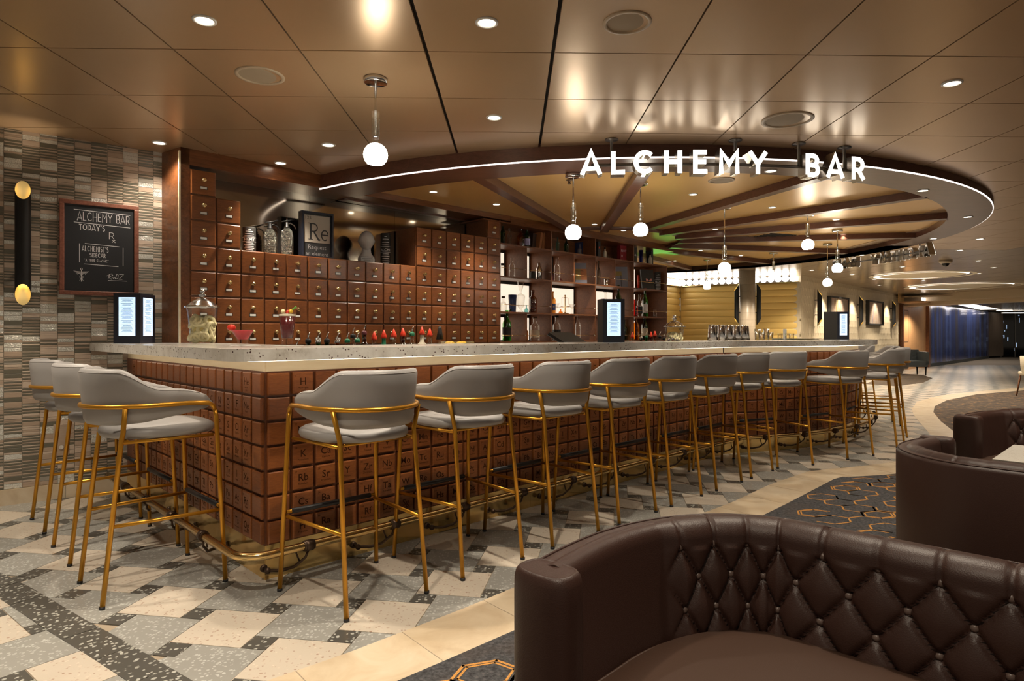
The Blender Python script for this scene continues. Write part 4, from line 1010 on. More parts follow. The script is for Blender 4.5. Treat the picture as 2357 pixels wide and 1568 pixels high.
# lights over the drawer wall
FARL = [(2287, 616), (2253, 629.5), (2077, 614), (1961, 632), (2012, 643), (2023.5, 656.6), (2125, 644.6), (2255, 550), (2209, 576), (2252, 600), (2092, 661), (1793, 610), (1868, 622), (1598, 624)]
FLB = ['right of the security dome', 'below right of the security dome', 'left below the second sign', 'above the beige wall corner', 'above the first framed picture', 'above the gap between the pictures', 'over the second framed picture', 'just right of the canopy edge', 'just below the canopy edge at the right', 'straight below the canopy edge, right of the dome', 'near the end of the beige wall', 'above the gold wall right of the column', 'over the beige wall near its left end', 'above the short gold wall', 'x']
for n_, p in enumerate(FARL):
    q3 = C(*p); downlight(q3-Vector((0, 0, .001)), 'small recessed downlight in the distant ceiling, '+FLB[n_], 'downlights in the distant ceiling', 190 if n_ % 2 == 0 else 0, 120, 1.1)
def speaker(P, r, label):
    t = thing('ceiling_speaker', label, 'speaker', P, 0, 'round ceiling speakers'); m = MB(); m.lathe([(r, .002), (r, -.004), (r*.86, -.006), (r*.84, .001)], n=36, caps=False); m.build('rim', 'cream_speaker', t)
    m = MB(); m.lathe([(r*.85, 0), (1e-5, -.003)], n=36, caps=False); m.build('grille', 'speaker_grille', t)
for p, r, l in (((598, 174), .125, 'round ceiling speaker left of the single pendant'), ((1443, 52), .105, 'round ceiling speaker at the top centre'), ((1812, 276), .155, 'round ceiling speaker above the lit sign letters')):
    speaker(C(*p), r, l)
speaker(Vector((*((EYE*0+ (1660-CX)*((ZG-EYE)*FPX/(CY-415))/FPX, (ZG-EYE)*FPX/(CY-415))), ZG-.001)), .11, 'small round speaker in the gold canopy panel')
def sprinkler(px, py, z, l):
    Y = (z-EYE)*FPX/(CY-py); t = thing('sprinkler', l, 'sprinkler', ((px-CX)*Y/FPX, Y, z), 0, 'fire sprinklers'); m = MB(); m.lathe([(.03, 0), (.03, -.004), (.012, -.008), (.008, -.03), (.016, -.032), (.016, -.035)], n=12); m.build('head', 'bronze', t)
sprinkler(1310, 414, ZG, 'small fire sprinkler beside the pendant below the letter A'); sprinkler(1814, 570, ZG, 'small fire sprinkler in the far part of the gold canopy'); sprinkler(1518, 612, ZG, 'fire sprinkler near the right end of the shelves')
Y = (ZG-EYE)*FPX/(CY-543); t = thing('air_vent', 'square slatted air vent in the gold canopy ceiling', 'vent', ((1777-CX)*Y/FPX, Y, ZG), radians(20)); m = MB(); m.box(-.26, .26, -.26, .26, -.006, 0); m.build('frame', 'gold_panel', t)
for k in range(7): m = MB(); m.box(-.21, .21, -.21+k*.06, -.185+k*.06, -.014, -.006); m.build('slat', 'gap_dark', t)
# ================================================================== SIGN
def sign(letters, rho, label, kface, gname):
    t = thing('sign', label, 'sign', (0, 0, 0), 0, gname)
    z0, h = 2.245, .153
    for ch, ang in letters:
        a = radians(ang); c_ = CN+Vector((cos(a), sin(a), 0))*rho; ta = Vector((-sin(a), cos(a), 0)); gw, ss = GLY[ch]
        M = Matrix.Translation((c_.x, c_.y, z0)) @ Matrix.Rotation(a+pi/2, 4, 'Z'); m = MB()
        for k, stt in enumerate(ss):
            pts = [((x-gw/2)*h*.93, z*h) for x, z in stt]
            m.stroke(pts, .030, -.002-k*.0006, -.0005, 0, None, M); m.stroke(pts, .0315, 0+k*.0004, .085, 1, 1, M)
        m.build('letter', [kface, 'chrome_letter'], t)
    aa = [a for _, a in letters]
    m = MB(); m.tube([(CN.x+(rho-.06)*cos(radians(a)), CN.y+(rho-.06)*sin(radians(a)), z0+.075) for a in [min(aa)+(max(aa)-min(aa))*k/30 for k in range(31)]], .012, 6); m.build('raceway', 'steel_dark', t)
    return t, z0, h
def ang_of(px, rho):
    r_ = (px-CX)/FPX; A = 1+r_*r_; B = -2*(r_*CN.x+CN.y); Cc = CN.x**2+CN.y**2-rho*rho; Y = (-B-sqrt(B*B-4*A*Cc))/(2*A); X = r_*Y
    return math.degrees(atan2(Y-CN.y, X-CN.x)), (X, Y)
RHO = 4.66; pxs = [1360, 1423, 1481, 1549, 1612, 1678, 1744, 1870, 1922, 1975]
lets = [(ch, ang_of(p, RHO)[0]) for ch, p in zip('ALCHEMYBAR', pxs)]
t, z0, h = sign(lets, RHO, 'lit white channel letter sign curved in front of the canopy', 'sign_face', 'curved letter signs')
for px in (1407, 1692, 1838, 1943):
    a, (X, Y) = ang_of(px, 4.60); m = MB(); m.lathe([(.045, cz(X)), (.045, cz(X)-.008), (.01, cz(X)-.012), (.009, z0+h*.5)], (X, Y, 0), 14); m.build('hanger', 'steel_dark', t)
d0 = -1.5-lets[0][1]
t2, _, _ = sign([(c_, a+d0) for c_, a in lets], RHO, 'second letter sign seen from behind at the far right side of the canopy', 'sign_face', 'curved letter signs')
for k in (1, 5, 7, 9):
    a = radians(lets[k][1]+d0); X, Y = CN.x+4.6*cos(a), CN.y+4.6*sin(a); m = MB(); m.lathe([(.045, cz(X)), (.045, cz(X)-.008), (.01, cz(X)-.012), (.009, z0+h*.5)], (X, Y, 0), 14); m.build('hanger', 'steel_dark', t2)
# ================================================================== WALL THINGS
t = thing('chalkboard', 'framed black chalkboard with white hand lettering on the mosaic wall', 'chalkboard', W0, RW); bx0, bx1, bz0, bz1 = .322, .806, 1.43, 2.10; f_ = .030
m = MB(); m.box(bx0+f_-.002, bx1-f_+.002, -.02, 0, bz0+f_-.002, bz1-f_+.002); m.build('board', 'chalkboard', t)
for a in ((bx0, bx1, bz1-f_, bz1), (bx0, bx1, bz0, bz0+f_), (bx0, bx0+f_, bz0+f_, bz1-f_), (bx1-f_, bx1, bz0+f_, bz1-f_)):
    m = MB(); m.panel(a[0], a[1], a[2], a[3], 0, .032, .004); m.build('frame_rail', 'frame_wood', t)
m = MB(); y = -.0205; X0 = bx0
def cl_(x, z): return (X0+x, z)
def ln(x0, z0_, x1, z1_, w=.004): m.stroke([(X0+x0, z0_), (X0+x1, z1_)], w, y, None)
ln(.085, 2.035, .43, 2.028); ln(.085, 1.945, .43, 1.936)
strokes(m, 'ALCHEMY BAR', X0+.105, 1.958, .066, .0034, y, None, 0, sx=.50, gap=.075)
strokes(m, "TODAY'S", X0+.115, 1.893, .042, .0042, y, None, 0, sx=.62, gap=.12)
strokes(m, 'R', X0+.295, 1.842, .05, .0036, y, None); strokes(m, 'x', X0+.315, 1.818, .042, .0036, y, None)
ln(.15, 1.798, .36, 1.79); ln(.118, 1.795, .118, 1.662, .0035); ln(.385, 1.785, .385, 1.652, .0035); ln(.145, 1.652, .355, 1.645)
strokes(m, "ALCHEMIST'S", X0+.133, 1.742, .040, .0036, y, None, 0, sx=.40, gap=.12)
strokes(m, 'SIDECAR', X0+.18, 1.703, .031, .0034, y, None, 0, sx=.5, gap=.12)
strokes(m, '"A TRUE CLASSIC"', X0+.148, 1.671, .018, .0024, y, None, 0, sx=.55, gap=.18)
cx_, cz_ = X0+.13, 1.575                                   # winged staff
m.stroke([(cx_, cz_+.035), (cx_, cz_-.05)], .004, y, None)
for sg in (-1, 1):
    for k in range(4): m.stroke([(cx_+sg*.004, cz_+.02-k*.004), (cx_+sg*(.022+.003*(3-k)), cz_+.022-k*.005), (cx_+sg*(.046-k*.007), cz_+.024-k*.008)], .0022, y, None)
    m.stroke([(cx_+sg*.011*cos(k*pi/4), cz_+.008-k*.0065) for k in range(9)], .0022, y, None)
m.stroke([(cx_+.006*cos(k*pi/4), cz_+.04+.006*sin(k*pi/4)) for k in range(9)], .003, y, None)
gx, gz = X0+.30, 1.555                                     # signature scrawl
m.stroke([(gx-.018, gz+.018), (gx+.01, gz+.036), (gx+.02, gz+.026), (gx-.005, gz+.01), (gx+.012, gz-.006)], .0032, y, None); m.stroke([(gx+.002, gz+.034), (gx-.01, gz-.004)], .003, y, None)
m.stroke([(gx+.012, gz+.002), (gx+.02, gz+.012), (gx+.024, gz), (gx+.032, gz+.012), (gx+.036, gz)], .0026, y, None); m.stroke([(gx+.04, gz+.034), (gx+.054, gz+.03), (gx+.052, gz+.004), (gx+.036, gz), (gx+.044, gz+.03)], .003, y, None)
m.stroke([(gx+.06, gz+.034), (gx+.088, gz+.034), (gx+.058, gz-.002), (gx+.08, gz-.002)], .003, y, None); m.stroke([(gx-.01, gz-.014), (gx+.11, gz-.014)], .003, y, None)
m.build('chalk_lettering', 'chalk', t)
def sconce(M_loc, rz, z0_, z1_, r, label, group, lit=6):
    t = thing('tube_sconce', label, 'wall lamp', M_loc, rz, group); n = 28; cut = r*3.1
    def ringz(a, top):       # front is -y
        k = (1-sin(a))/2     # 1 at the front
        return (z1_-cut*k) if top else (z0_+cut*k)
    m = MB(); mi = MB()
    for mb_, rr, fl in ((m, r, False), (mi, r-.002, True)):
        rows = []
        for i in range(n+1):
            a = 2*pi*i/n; rows.append([(rr*cos(a), -.055-r+rr*sin(a), ringz(a, False)+(z1_-z0_-2*cut*(1-sin(a))/2)*w) for w in (0, .06, .5, .94, 1)])
        mb_.grid(rows, 0, flip=fl)
    m.build('tube', 'black_metal', t); 
    mi.build('lining', 'sconce_gold', t)
    for z in (z0_+.3*(z1_-z0_), z0_+.7*(z1_-z0_)):
        b_ = MB(); b_.lathe([(.012, 0), (.012, .06)], (0, 0, z), 10, 0, 'y'); b_.build('bracket', 'black_metal', t)
    b_ = MB(); b_.lathe([(r-.004, z1_-cut-.03), (1e-5, z1_-cut-.03)], (0, -.055-r, 0), 14, caps=False); b_.lathe([(1e-5, z0_+cut+.03), (r-.004, z0_+cut+.03)], (0, -.055-r, 0), 14, caps=False); b_.build('diffuser', 'sconce_glow', t)
    if lit:
        light('lamp_up', 'SPOT', (0, -.055-r, z1_-cut-.02), lit, WARM, t, .02, 70, .8, (pi, 0, 0)); light('lamp_down', 'SPOT', (0, -.055-r, z0_+cut+.02), lit, WARM, t, .02, 70, .8)
    return t
sconce(W0+WU*.121, RW, 1.348, 2.186, .044, 'black tube wall lamp with gold ends on the mosaic wall', 'black tube wall lamps')
# socket plate under the stools, on the mosaic wall
t = thing('outlet_plate', 'small wall outlet plate low on the mosaic wall behind the stools', 'outlet', W0+WU*.32, RW); m = MB(); m.panel(-.03, .06, .30, .52, 0, .008, .002); m.build('plate', 'mosaic_tan', t); m = MB(); m.lathe([(.014, .0), (.014, .012)], (.015, -.002, .36), 12, 0, 'y'); m.build('button', 'chrome', t)
# ================================================================== THINGS ON THE BAR
def cpos(px, off, line='bar'):
    """a point above the bar line offset by off (positive towards the room) on the sight line px"""
    if line == 'bar': t, = (ray(P0+NB*off, UB, px),); return P0+NB*off+UB*t
    t = ray(P0+NL*off, VB, px); return P0+NL*off+VB*t
def menu(P, rot1, w1, rot2, w2, h, label):
    t = thing('menu_display', label, 'menu', P, 0, 'lit menu displays on the counter')
    for nm, rot, w, sgn in (('left_cover', rot1, w1, -1), ('right_cover', rot2, w2, 1)):
        if not w: continue
        e = MB(); M = Matrix.Rotation(radians(rot), 4, 'Z'); x0, x1 = (-w, 0) if sgn < 0 else (0, w)
        e.box(x0, x1, 0, .014, 0, h, 0, M); b_ = e.build('cover', 'navy_plastic', t)
        if w > .06:
            s = MB(); s.box(x0+w*.20, x1-w*.18, -.0015, 0, h*.15, h*.92, 0, M); s.build('screen', 'screen', b_)
            k = MB(); z = h*.88; i = 0
            while z > h*.20:
                a_ = w*(.10+.05*((i*7) % 4)); k.box(x0+w*.22+a_*.6, x1-w*.2-a_*.6, -.0022, -.0016, z, z+.0022, 0, M); i += 1; z -= h*(.017 if i % 4 else .034)
            o = k.build('screen_text', 'screen_ink', b_)
    return t
P = Vector(((322-CX)*4.42/FPX, 4.42, ZT)); menu(P, 3, .178, 97, .24, .345, 'open two-sided menu display with lit screens on the left wing of the counter')
P = Vector(((1387-CX)*5.0/FPX, 5.0, ZT)); menu(P, 0, 0, 0, .17, .338, 'lit menu display standing in the middle of the long counter')
m = MB(); 
P = Vector(((1927-CX)*7.86/FPX, 7.86, ZT)); menu(P, 150, 0, 0, .145, .34, 'small lit menu display on the far curved end of the counter')
for o in [o for o in bpy.data.objects if o.name.startswith('menu_display')][1:]:
    e = MB(); w = .14 if o.location.y < 6 else .15; M = Matrix.Rotation(radians(100 if w == .14 else 155), 4, 'Z'); e.box(0, w, -.014, 0, 0, .34, 0, M); e.build('cover', 'black_soft', o)
# bottles
def prof(kind, h, r):
    if kind == 'wine': return [(r*.95, 0), (r, .01), (r, h*.56), (r*.85, h*.63), (r*.38, h*.74), (r*.36, h*.97), (r*.42, h*.975), (r*.42, h)]
    if kind == 'liquor': return [(r*.95, 0), (r, .008), (r, h*.60), (r*.92, h*.66), (r*.42, h*.74), (r*.38, h*.93), (r*.46, h*.94), (r*.46, h)]
    if kind == 'flask': return [(r*.9, 0), (r, .01), (r, h*.5), (r*.8, h*.6), (r*.3, h*.68), (r*.3, h*.95), (r*.5, h)]
    if kind == 'round': return [(r*.6, 0), (r*.95, h*.15), (r, h*.3), (r*.8, h*.48), (r*.28, h*.6), (r*.26, h*.95), (r*.34, h)]
    if kind == 'jar': return [(r*.95, 0), (r, .006), (r, h*.85), (r*.8, h*.92), (r*.8, h)]
    if kind == 'cup': return [(r*.8, 0), (r*.82, .004), (r, h)]
    if kind == 'shaker': return [(r*.75, 0), (r*.8, .005), (r, h*.45), (r*.98, h*.6), (r*.6, h*.76), (r*.42, h*.82), (r*.44, h*.95), (r*.3, h)]
    if kind == 'can': return [(r, 0), (r, h)]
    if kind == 'martini': return [(r*.8, 0), (r*.75, .004), (r*.08, .012), (r*.08, h*.5), (r*.2, h*.55), (r, h)]
    if kind == 'decanter': return [(r*.7, 0), (r*.7, .006), (r*.2, h*.08), (r*.25, h*.12), (r*.8, h*.2), (r, h*.52), (r*.9, h*.56), (r*.25, h*.6), (r*.2, h*.68), (r*.35, h*.72), (r*.9, h)]
def bottle(name, P, kind, h, r, mat, label, cat, group, cap=None, lab=None, labz=(.15, .45), liquid=None, rz=0):
    t = thing(name, label, cat, P, rz, group); m = MB(); pf = prof(kind, h, r)
    op = kind in ('cup', 'martini', 'jar', 'decanter')
    m.lathe(pf+([(pf[-1][0]-.0015, h), (pf[-1][0]*.9-.0015 if kind != 'cup' else pf[0][0], .008)] if kind == 'cup' else []), n=14, caps=not op); m.build('body', mat, t)
    if liquid: m = MB(); m.lathe([(r*.86, .006), (r*.9, h*liquid[1])], n=12); m.build('liquid', liquid[0], t)
    if lab: m = MB(); m.lathe([(r*1.012, h*labz[0]), (r*1.012, h*labz[1])], n=14, caps=False); m.build('label_band', lab, t)
    if cap:
        rr = pf[-1][0]*1.12; m = MB()
        if cap[1] == 'pour': m.lathe([(rr, h-.012), (rr, h+.006), (rr*.6, h+.012)], n=10); m.build('stopper', cap[0], t); m = MB(); m.tube([(0, 0, h+.01), (0, 0, h+.03), (.012, 0, h+.052)], [.0042, .004, .003], 6); m.build('spout', 'chrome', t)
        elif cap[1] == 'cone': m.lathe([(rr, h-.012), (rr*1.1, h+.002), (rr*.7, h+.02), (rr*.25, h+.042), (1e-5, h+.044)], n=10); m.build('cap', cap[0], t)
        else: m.lathe([(rr, h-.016), (rr, h+.008)], n=12); m.build('cap', cap[0], t)
    return t
GB = 'bottles on the work counter behind the bar'
ROW = [(683, 782, 775, 'glass_green', 'chrome', 'pour', 'liq_red'), (709, 764, 0, 'glass_dkgreen', 'black_metal', 'pour', 0), (732, 766, 0, 'glass_green', 'chrome', 'pour', 0), (752, 764, 0, 'glass_dkgreen', 'black_metal', 'pour', 0), (776, 766, 0, 'glass_amber', 'chrome', 'pour', 0),
       (799, 765, 0, 'glass_clear', 'plastic_green', 'pour', 0), (812, 754, 0, 'glass_clear', 'black_metal', 'pour', 0), (822, 765, 0, 'glass_clear', 'plastic_green', 'pour', 0), (838, 747, 0, 'glass_brown', 'book_maroon', 'pour', 0), (861, 763, 0, 'glass_clear', 'plastic_red', 'cone', 0),
       (883, 759, 0, 'plastic_green', 'plastic_red', 'cone', 0), (906, 757, 0, 'glass_clear', 'plastic_red', 'cone', 0), (927, 755, 0, 'glass_brown', 'plastic_red', 'cone', 0), (948, 751, 0, 'glass_clear', 'plastic_green', 'pour', 0), (971, 752, 0, 'label_cream', 'plastic_red', 'cone', 0),
       (989, 756, 0, 'glass_clear', 'plastic_red', 'cone', 0)]
for k, (px, yt, _, mat, cap, ck, _2) in enumerate(ROW):
    P = cpos(px, -.56); top_ = EYE+(CY-yt)*P.y/FPX; z0_ = .936; ext = .052 if ck == 'pour' else .044
    P.z = z0_; h = max(.12, top_-z0_-ext); col = {'glass_green': 'green', 'glass_dkgreen': 'dark green', 'glass_amber': 'amber', 'glass_clear': 'clear', 'glass_brown': 'dark brown', 'plastic_green': 'bright green', 'label_cream': 'cream'}[mat]
    w = {'pour': 'metal pourer', 'cone': 'red cone spout'}[ck]
    bottle('bottle', P, 'liquor', h, .034, mat, f'{col} bottle with {w}, {["first","second","third","fourth","fifth","sixth","seventh","eighth","ninth","tenth","eleventh","twelfth","thirteenth","fourteenth","fifteenth","sixteenth"][k]} from the left behind the counter', 'bottle', GB, (cap, ck))
P = cpos(1012, -.56); P.z = .936; bt = bottle('bottle', P, 'flask', .19, .034, 'glass_clear', 'clear bottle under a tall black cone cap beside the lemons', 'bottle', GB, None)
m = MB(); m.lathe([(.026, 0), (.012, .075), (.010, .085)], n=12); m.build('cone_cap', 'black_soft', bt, (0, 0, .18)); m = MB(); m.lathe([(.009, .265), (.009, .272)], n=10); m.build('cap_tip', 'chrome', bt)
# fruit tray
P = cpos(1053, -.52); P.z = .936; t = thing('fruit_tray', 'clear tray holding lemons and limes behind the counter', 'tray', P, RB); m = MB(); m.box(-.10, .10, -.06, .06, .10, .104); 
for a in ((-.10, .10, -.062, -.058), (-.10, .10, .058, .062), (-.102, -.098, -.06, .06), (.098, .102, -.06, .06)): m.box(a[0], a[1], a[2], a[3], .10, .165)
m.build('box', 'glass_clear', t); m = MB(); m.box(-.10, .10, -.06, .06, 0, .099); m.build('stand', 'steel_dark', t)
for k, (dx, dy, c_) in enumerate(((-.065, -.02, 0), (-.075, .02, 0), (-.02, 0, 1), (.03, -.01, 0), (.06, .02, 1), (.075, -.025, 0))):
    m = MB(); m.ball((0, 0, 0), .030 if not c_ else .024, 12, sx=1.15); o = m.build('lemon' if not c_ else 'lime', 'fruit_yellow' if not c_ else 'fruit_green', None, P+UB*dx+NB*dy+Vector((0, 0, .137 if not c_ else .131)), k)
    tag(o, ('yellow lemon in the clear fruit tray, '+['leftmost front one', 'leftmost rear one', '', 'middle one right of the lime', '', 'rightmost one'][k] if not c_ else 'green lime in the clear fruit tray, '+('left one' if k == 2 else 'right one')), 'fruit', 'lemons in the fruit tray' if not c_ else 'limes in the fruit tray')
# right-hand group
R2 = [(1444, 'plastic_green', None, 772), (1455, 'glass_clear', 'plastic_red', 763), (1475, 'glass_brown', 'chrome', 766), (1487, 'glass_green', 'plastic_green', 764), (1498, 'glass_red', 'plastic_red', 762), (1507, 'glass_amber', 'plastic_red', 760), (1518, 'glass_clear', 'black_metal', 764), (1528, 'glass_red', 'black_metal', 768), (1539, 'glass_red', 'chrome', 770), (1548, 'glass_amber', 'chrome', 769), (1557, 'glass_red', 'chrome', 771)]
R2L = ['short green bottle just right of the menu display', 'clear bottle with red cone spout beside the menu display', 'dark bottle with shiny pourer right of the red spouted one', 'green bottle with green stopper near the shelf end', 'red bottle with red cone spout below the last shelf bay', 'amber bottle with red cone spout below the last shelf bay', 'clear bottle with black pourer below the shelf end', 'red syrup bottle with black pourer at the shelf end', 'red syrup bottle with chrome pourer in front of the far jar', 'amber syrup bottle with chrome pourer in front of the far jar', 'rightmost red syrup bottle with chrome pourer by the far jar']
for (px, mat, cap, yt), l in zip(R2, R2L):
    P = cpos(px, -.56); P.z = .936; h = max(.1, EYE+(CY-yt)*P.y/FPX-.936-.05); bottle('bottle', P, 'liquor', h, .030, mat, l, 'bottle', 'bottles on the right of the work counter', (cap, 'cone' if cap == 'plastic_red' else 'pour') if cap else None)
# shaker tins upside down
for k, px in enumerate((1638, 1659.5, 1677, 1695, 1710)):
    for j in range(2):
        P = cpos(px+(j*6), -.30-.10*j); P.z = ZT; t = thing('shaker_tin', ('front' if not j else 'rear')+' upturned steel shaker tin, '+['first', 'second', 'third', 'fourth', 'fifth'][k]+' pair from the left', 'shaker', P, 0, 'upturned steel shaker tins on the counter')
        m = MB(); m.lathe([(.044, 0), (.045, .003), (.032, .158), (.029, .162), (.02, .163)], n=18); m.build('tin', 'chrome', t)
# cut crystal glasses and coffee glasses
for k in range(8):
    px = 1743+(k % 4)*10; P = cpos(px, -.28-.07*(k//4)); P.z = ZT+(0 if k < 8 else 0); P.z = ZT
    bottle('tumbler', P, 'cup', .085 if k % 2 else .125, .034, 'glass_clear', ['near', 'rear'][k//4]+' cut crystal tumbler, '+['first', 'second', 'third', 'fourth'][k % 4]+' from the left beside the column', 'glass', 'cut crystal tumblers on the counter')
for k, px in enumerate((1795, 1812, 1822)): 
    P = cpos(px, -.3); P.z = ZT; bottle('tumbler', P, 'cup', .075, .03, 'glass_clear', ['small clear glass nearest the crystal tumblers', 'small clear glass between its two neighbours', 'small clear glass nearest the far menu display'][k], 'glass', 'small clear glasses at the counter end')
P = cpos(1806, -.36); P.z = ZT; t = thing('napkin_holder', 'small white card standing behind the clear glasses', 'card', P, RB); m = MB(); m.box(-.03, .03, -.01, .01, 0, .13); m.build('card', 'card_white', t)
# drinks
P = Vector(((558-CX)*3.55/FPX, 3.55, ZT)); t = thing('cocktail', 'pink red cocktail in a stubby coupe glass with a strawberry', 'drink', P); m = MB(); m.lathe([(.028, 0), (.028, .028), (.030, .03), (.062, .085), (.063, .092), (.061, .092)], n=24, caps=False); m.build('glass_body', 'glass_thin', t); m = MB(); m.lathe([(.026, .033), (.028, .036), (.058, .082), (.057, .084)], n=24); m.build('drink', 'liq_red', t)
m = MB(); m.ball((0, 0, 0), .020, 12, sx=1.2, sz=.95); m.build('strawberry', 'strawberry', t, (-.062, 0, .098)); m = MB(); m.ball((0, 0, 0), .008, 8, sz=.6); m.build('leaf_cap', 'leaf', t, (-.072, 0, .112))
def napkin(P, l):
    t = thing('napkin', l, 'napkin', P, .5); m = MB(); m.box(-.075, .075, -.075, .075, 0, .0016); m.build('sheet', 'white', t)
napkin(Vector((P.x+.01, P.y, ZT)), 'white paper napkin under the pink red cocktail'); t.location.z += .0018
P = Vector(((661-CX)*3.6/FPX, 3.6, ZT+.0018)); t = thing('cocktail', 'tall dark berry cocktail with fruit garnish in a flared glass', 'drink', P); m = MB(); m.lathe([(.030, 0), (.031, .03), (.033, .04), (.048, .182), (.0465, .182), (.031, .042)], n=24, caps=False); m.build('glass_body', 'glass_thin', t)
m = MB(); m.lathe([(.029, .038), (.031, .045), (.0445, .162)], n=24); m.build('drink', 'liq_dark', t); m = MB(); m.lathe([(.0445, .162), (.045, .172), (.02, .176), (1e-5, .178)], n=20, caps=False); m.build('foam', 'label_cream', t)
for dx, dz, mt, r in ((-.02, .188, 'fruit_pale', .013), (.008, .184, 'strawberry', .014), (.022, .188, 'fruit_yellow', .013)): m = MB(); m.ball((0, 0, 0), r, 10); m.build('garnish', mt, t, (dx, -.01, dz))
m = MB(); m.tube([(.01, 0, .185), (.05, 0, .215)], [.003, .006], 6); m.build('herb_sprig', 'leaf', t); napkin(Vector((P.x, P.y, ZT)), 'white paper napkin under the tall dark cocktail')
# big lidded jars
def jar(P, r, h, label, fruit, group):
    t = thing('glass_jar', label, 'jar', P, 0, group); m = MB(); pf = [(r*.80, 0), (r*.82, .01), (r*.83, h*.4), (r*.92, h*.75), (r, h*.95), (r, h), (r-.003, h), (r*.89, h*.75), (r*.80, h*.4), (r*.79, .012)]; m.lathe(pf, n=28, caps=False); m.build('body', 'glass_thin', t)
    m = MB(); m.lathe([(r*.62, .012), (r*.63, h*.4), (r*.68, h*.68), (r*.3, h*.68)], n=24); m.build('liquid', 'jar_liquid' if 'pineapple' in label else 'liq_rose', t)
    Rg = random.Random(5)
    for k in range(30):
        a = Rg.random()*6.28; z = .03+Rg.random()*h*.55; rr = r*.67; e = MB(); mr = r*.27
        e.tube([(mr*cos(2*pi*i/12), 0, mr*sin(2*pi*i/12)) for i in range(12)], r*.13, 6, closed=True); o = e.build('fruit_ring', fruit, t, (rr*cos(a), rr*sin(a), z)); o.rotation_euler = (Rg.uniform(-.6, .6), Rg.uniform(-.6, .6), a+pi/2)
    m = MB(); m.lathe([(r*1.12, h-.004), (r*1.13, h+.006), (r*.95, h+.014), (r*.8, h+.03), (r*.45, h+.052), (r*.16, h+.066), (r*.14, h+.072), (r*.3, h+.084), (r*.1, h+.096), (r*.2, h+.108), (r*.12, h+.12), (1e-5, h+.126)], n=28); m.build('lid', 'chrome', t)
jar(Vector(((465-CX)*4.35/FPX, 4.35, ZT)), .098, .245, 'glass jar of pineapple rings with chrome lid at the left end of the counter', 'fruit_pale', 'lidded glass jars')
P = cpos(1552, -.62); P.z = .97; jar(P, .10, .26, 'glass jar with chrome lid and pale fruit at the end of the shelves', 'fruit_pale', 'lidded glass jars'); P2 = P.copy(); P2.z = 0
m = MB(); m.box(-.14, .14, -.14, .14, .936, .97); tag(m.build('jar_stand', 'steel_dark', None, (P.x, P.y, 0), RB), 'low steel stand under the far glass jar', 'stand')
# point-of-sale terminal
P = cpos(1310, -.66); P.z = .936; t = thing('till_screen', 'flat grey and black till screen seen from behind over the counter', 'till', P, RB+radians(8)); m = MB(); M = Matrix.Translation((.02, 0, .165)) @ Matrix.Rotation(radians(-62), 4, 'X'); m.box(-.19, .17, -.012, .012, -.12, .12, 0, M); m.build('screen_case', 'black_soft', t); m = MB(); m.box(-.19, .17, .012, .018, -.125, .125, 0, M); m.build('bezel', 'steel_dark', t)
m = MB(); m.tube([(0, 0, .0), (0, .02, .15)], .02, 8); m.box(-.09, .09, -.07, .07, 0, .012); m.build('stand', 'black_soft', t)
# ================================================================== NICHE: cans, siphons, frame, bust
def niche(px, d, z=1.816):
    A = C1+DC*d; t = ray(A, UC, px); p = A+UC*t; p.z = z; return p
def can(P, h, r, label, txt):
    t = thing('tin_can', label, 'can', P, RK, 'black printed drink cans'); m = MB(); m.lathe([(r*.98, 0), (r, .004), (r, h-.004), (r*.98, h)], n=24); m.build('body', 'black_soft', t)
    m = MB()
    def wrap(V, Fc, z0):
        b0 = len(m.v)
        for a, c in V: th = a/r-pi/2; m.v.append(((r+.0006)*cos(th), (r+.0006)*sin(th), z0+c))
        for f in Fc: m.face([b0+i for i in f])
    wrap(*text2d(txt, .034, 'CENTER', .012), h*.44)
    for i, z in enumerate((.06, .13, .20, .27, .34, .62, .70, .80, .88)):
        w = [.03, .04, .034, .042, .03, .04, .036, .03, .012][i]; V = [(-w+.0*k, 0) for k in range(1)]; n = 8
        b0 = len(m.v)
        for k in range(n+1):
            th = (-w+2*w*k/n)/r-pi/2; m.v += [((r+.0005)*cos(th), (r+.0005)*sin(th), h*z), ((r+.0005)*cos(th), (r+.0005)*sin(th), h*z+.005)]
        for k in range(n): m.face((b0+2*k, b0+2*k+2, b0+2*k+3, b0+2*k+1))
    for z in (.40, .575): m.lathe([(r+.0006, h*z), (r+.0006, h*z+.003)], n=24, caps=False)
    m.build('print', 'chalk', t); return t
P = niche(573, .13); can(P, 1.15+(770-524)*P.y/FPX-1.816, .051, 'black printed drink can left of the siphons', 'HEMY').rotation_euler.z = radians(25)
P = niche(887, .20); can(P, 1.15+(770-538)*P.y/FPX-1.816, .048, 'black printed drink can right of the white bust', 'ALCHE').rotation_euler.z = radians(12)
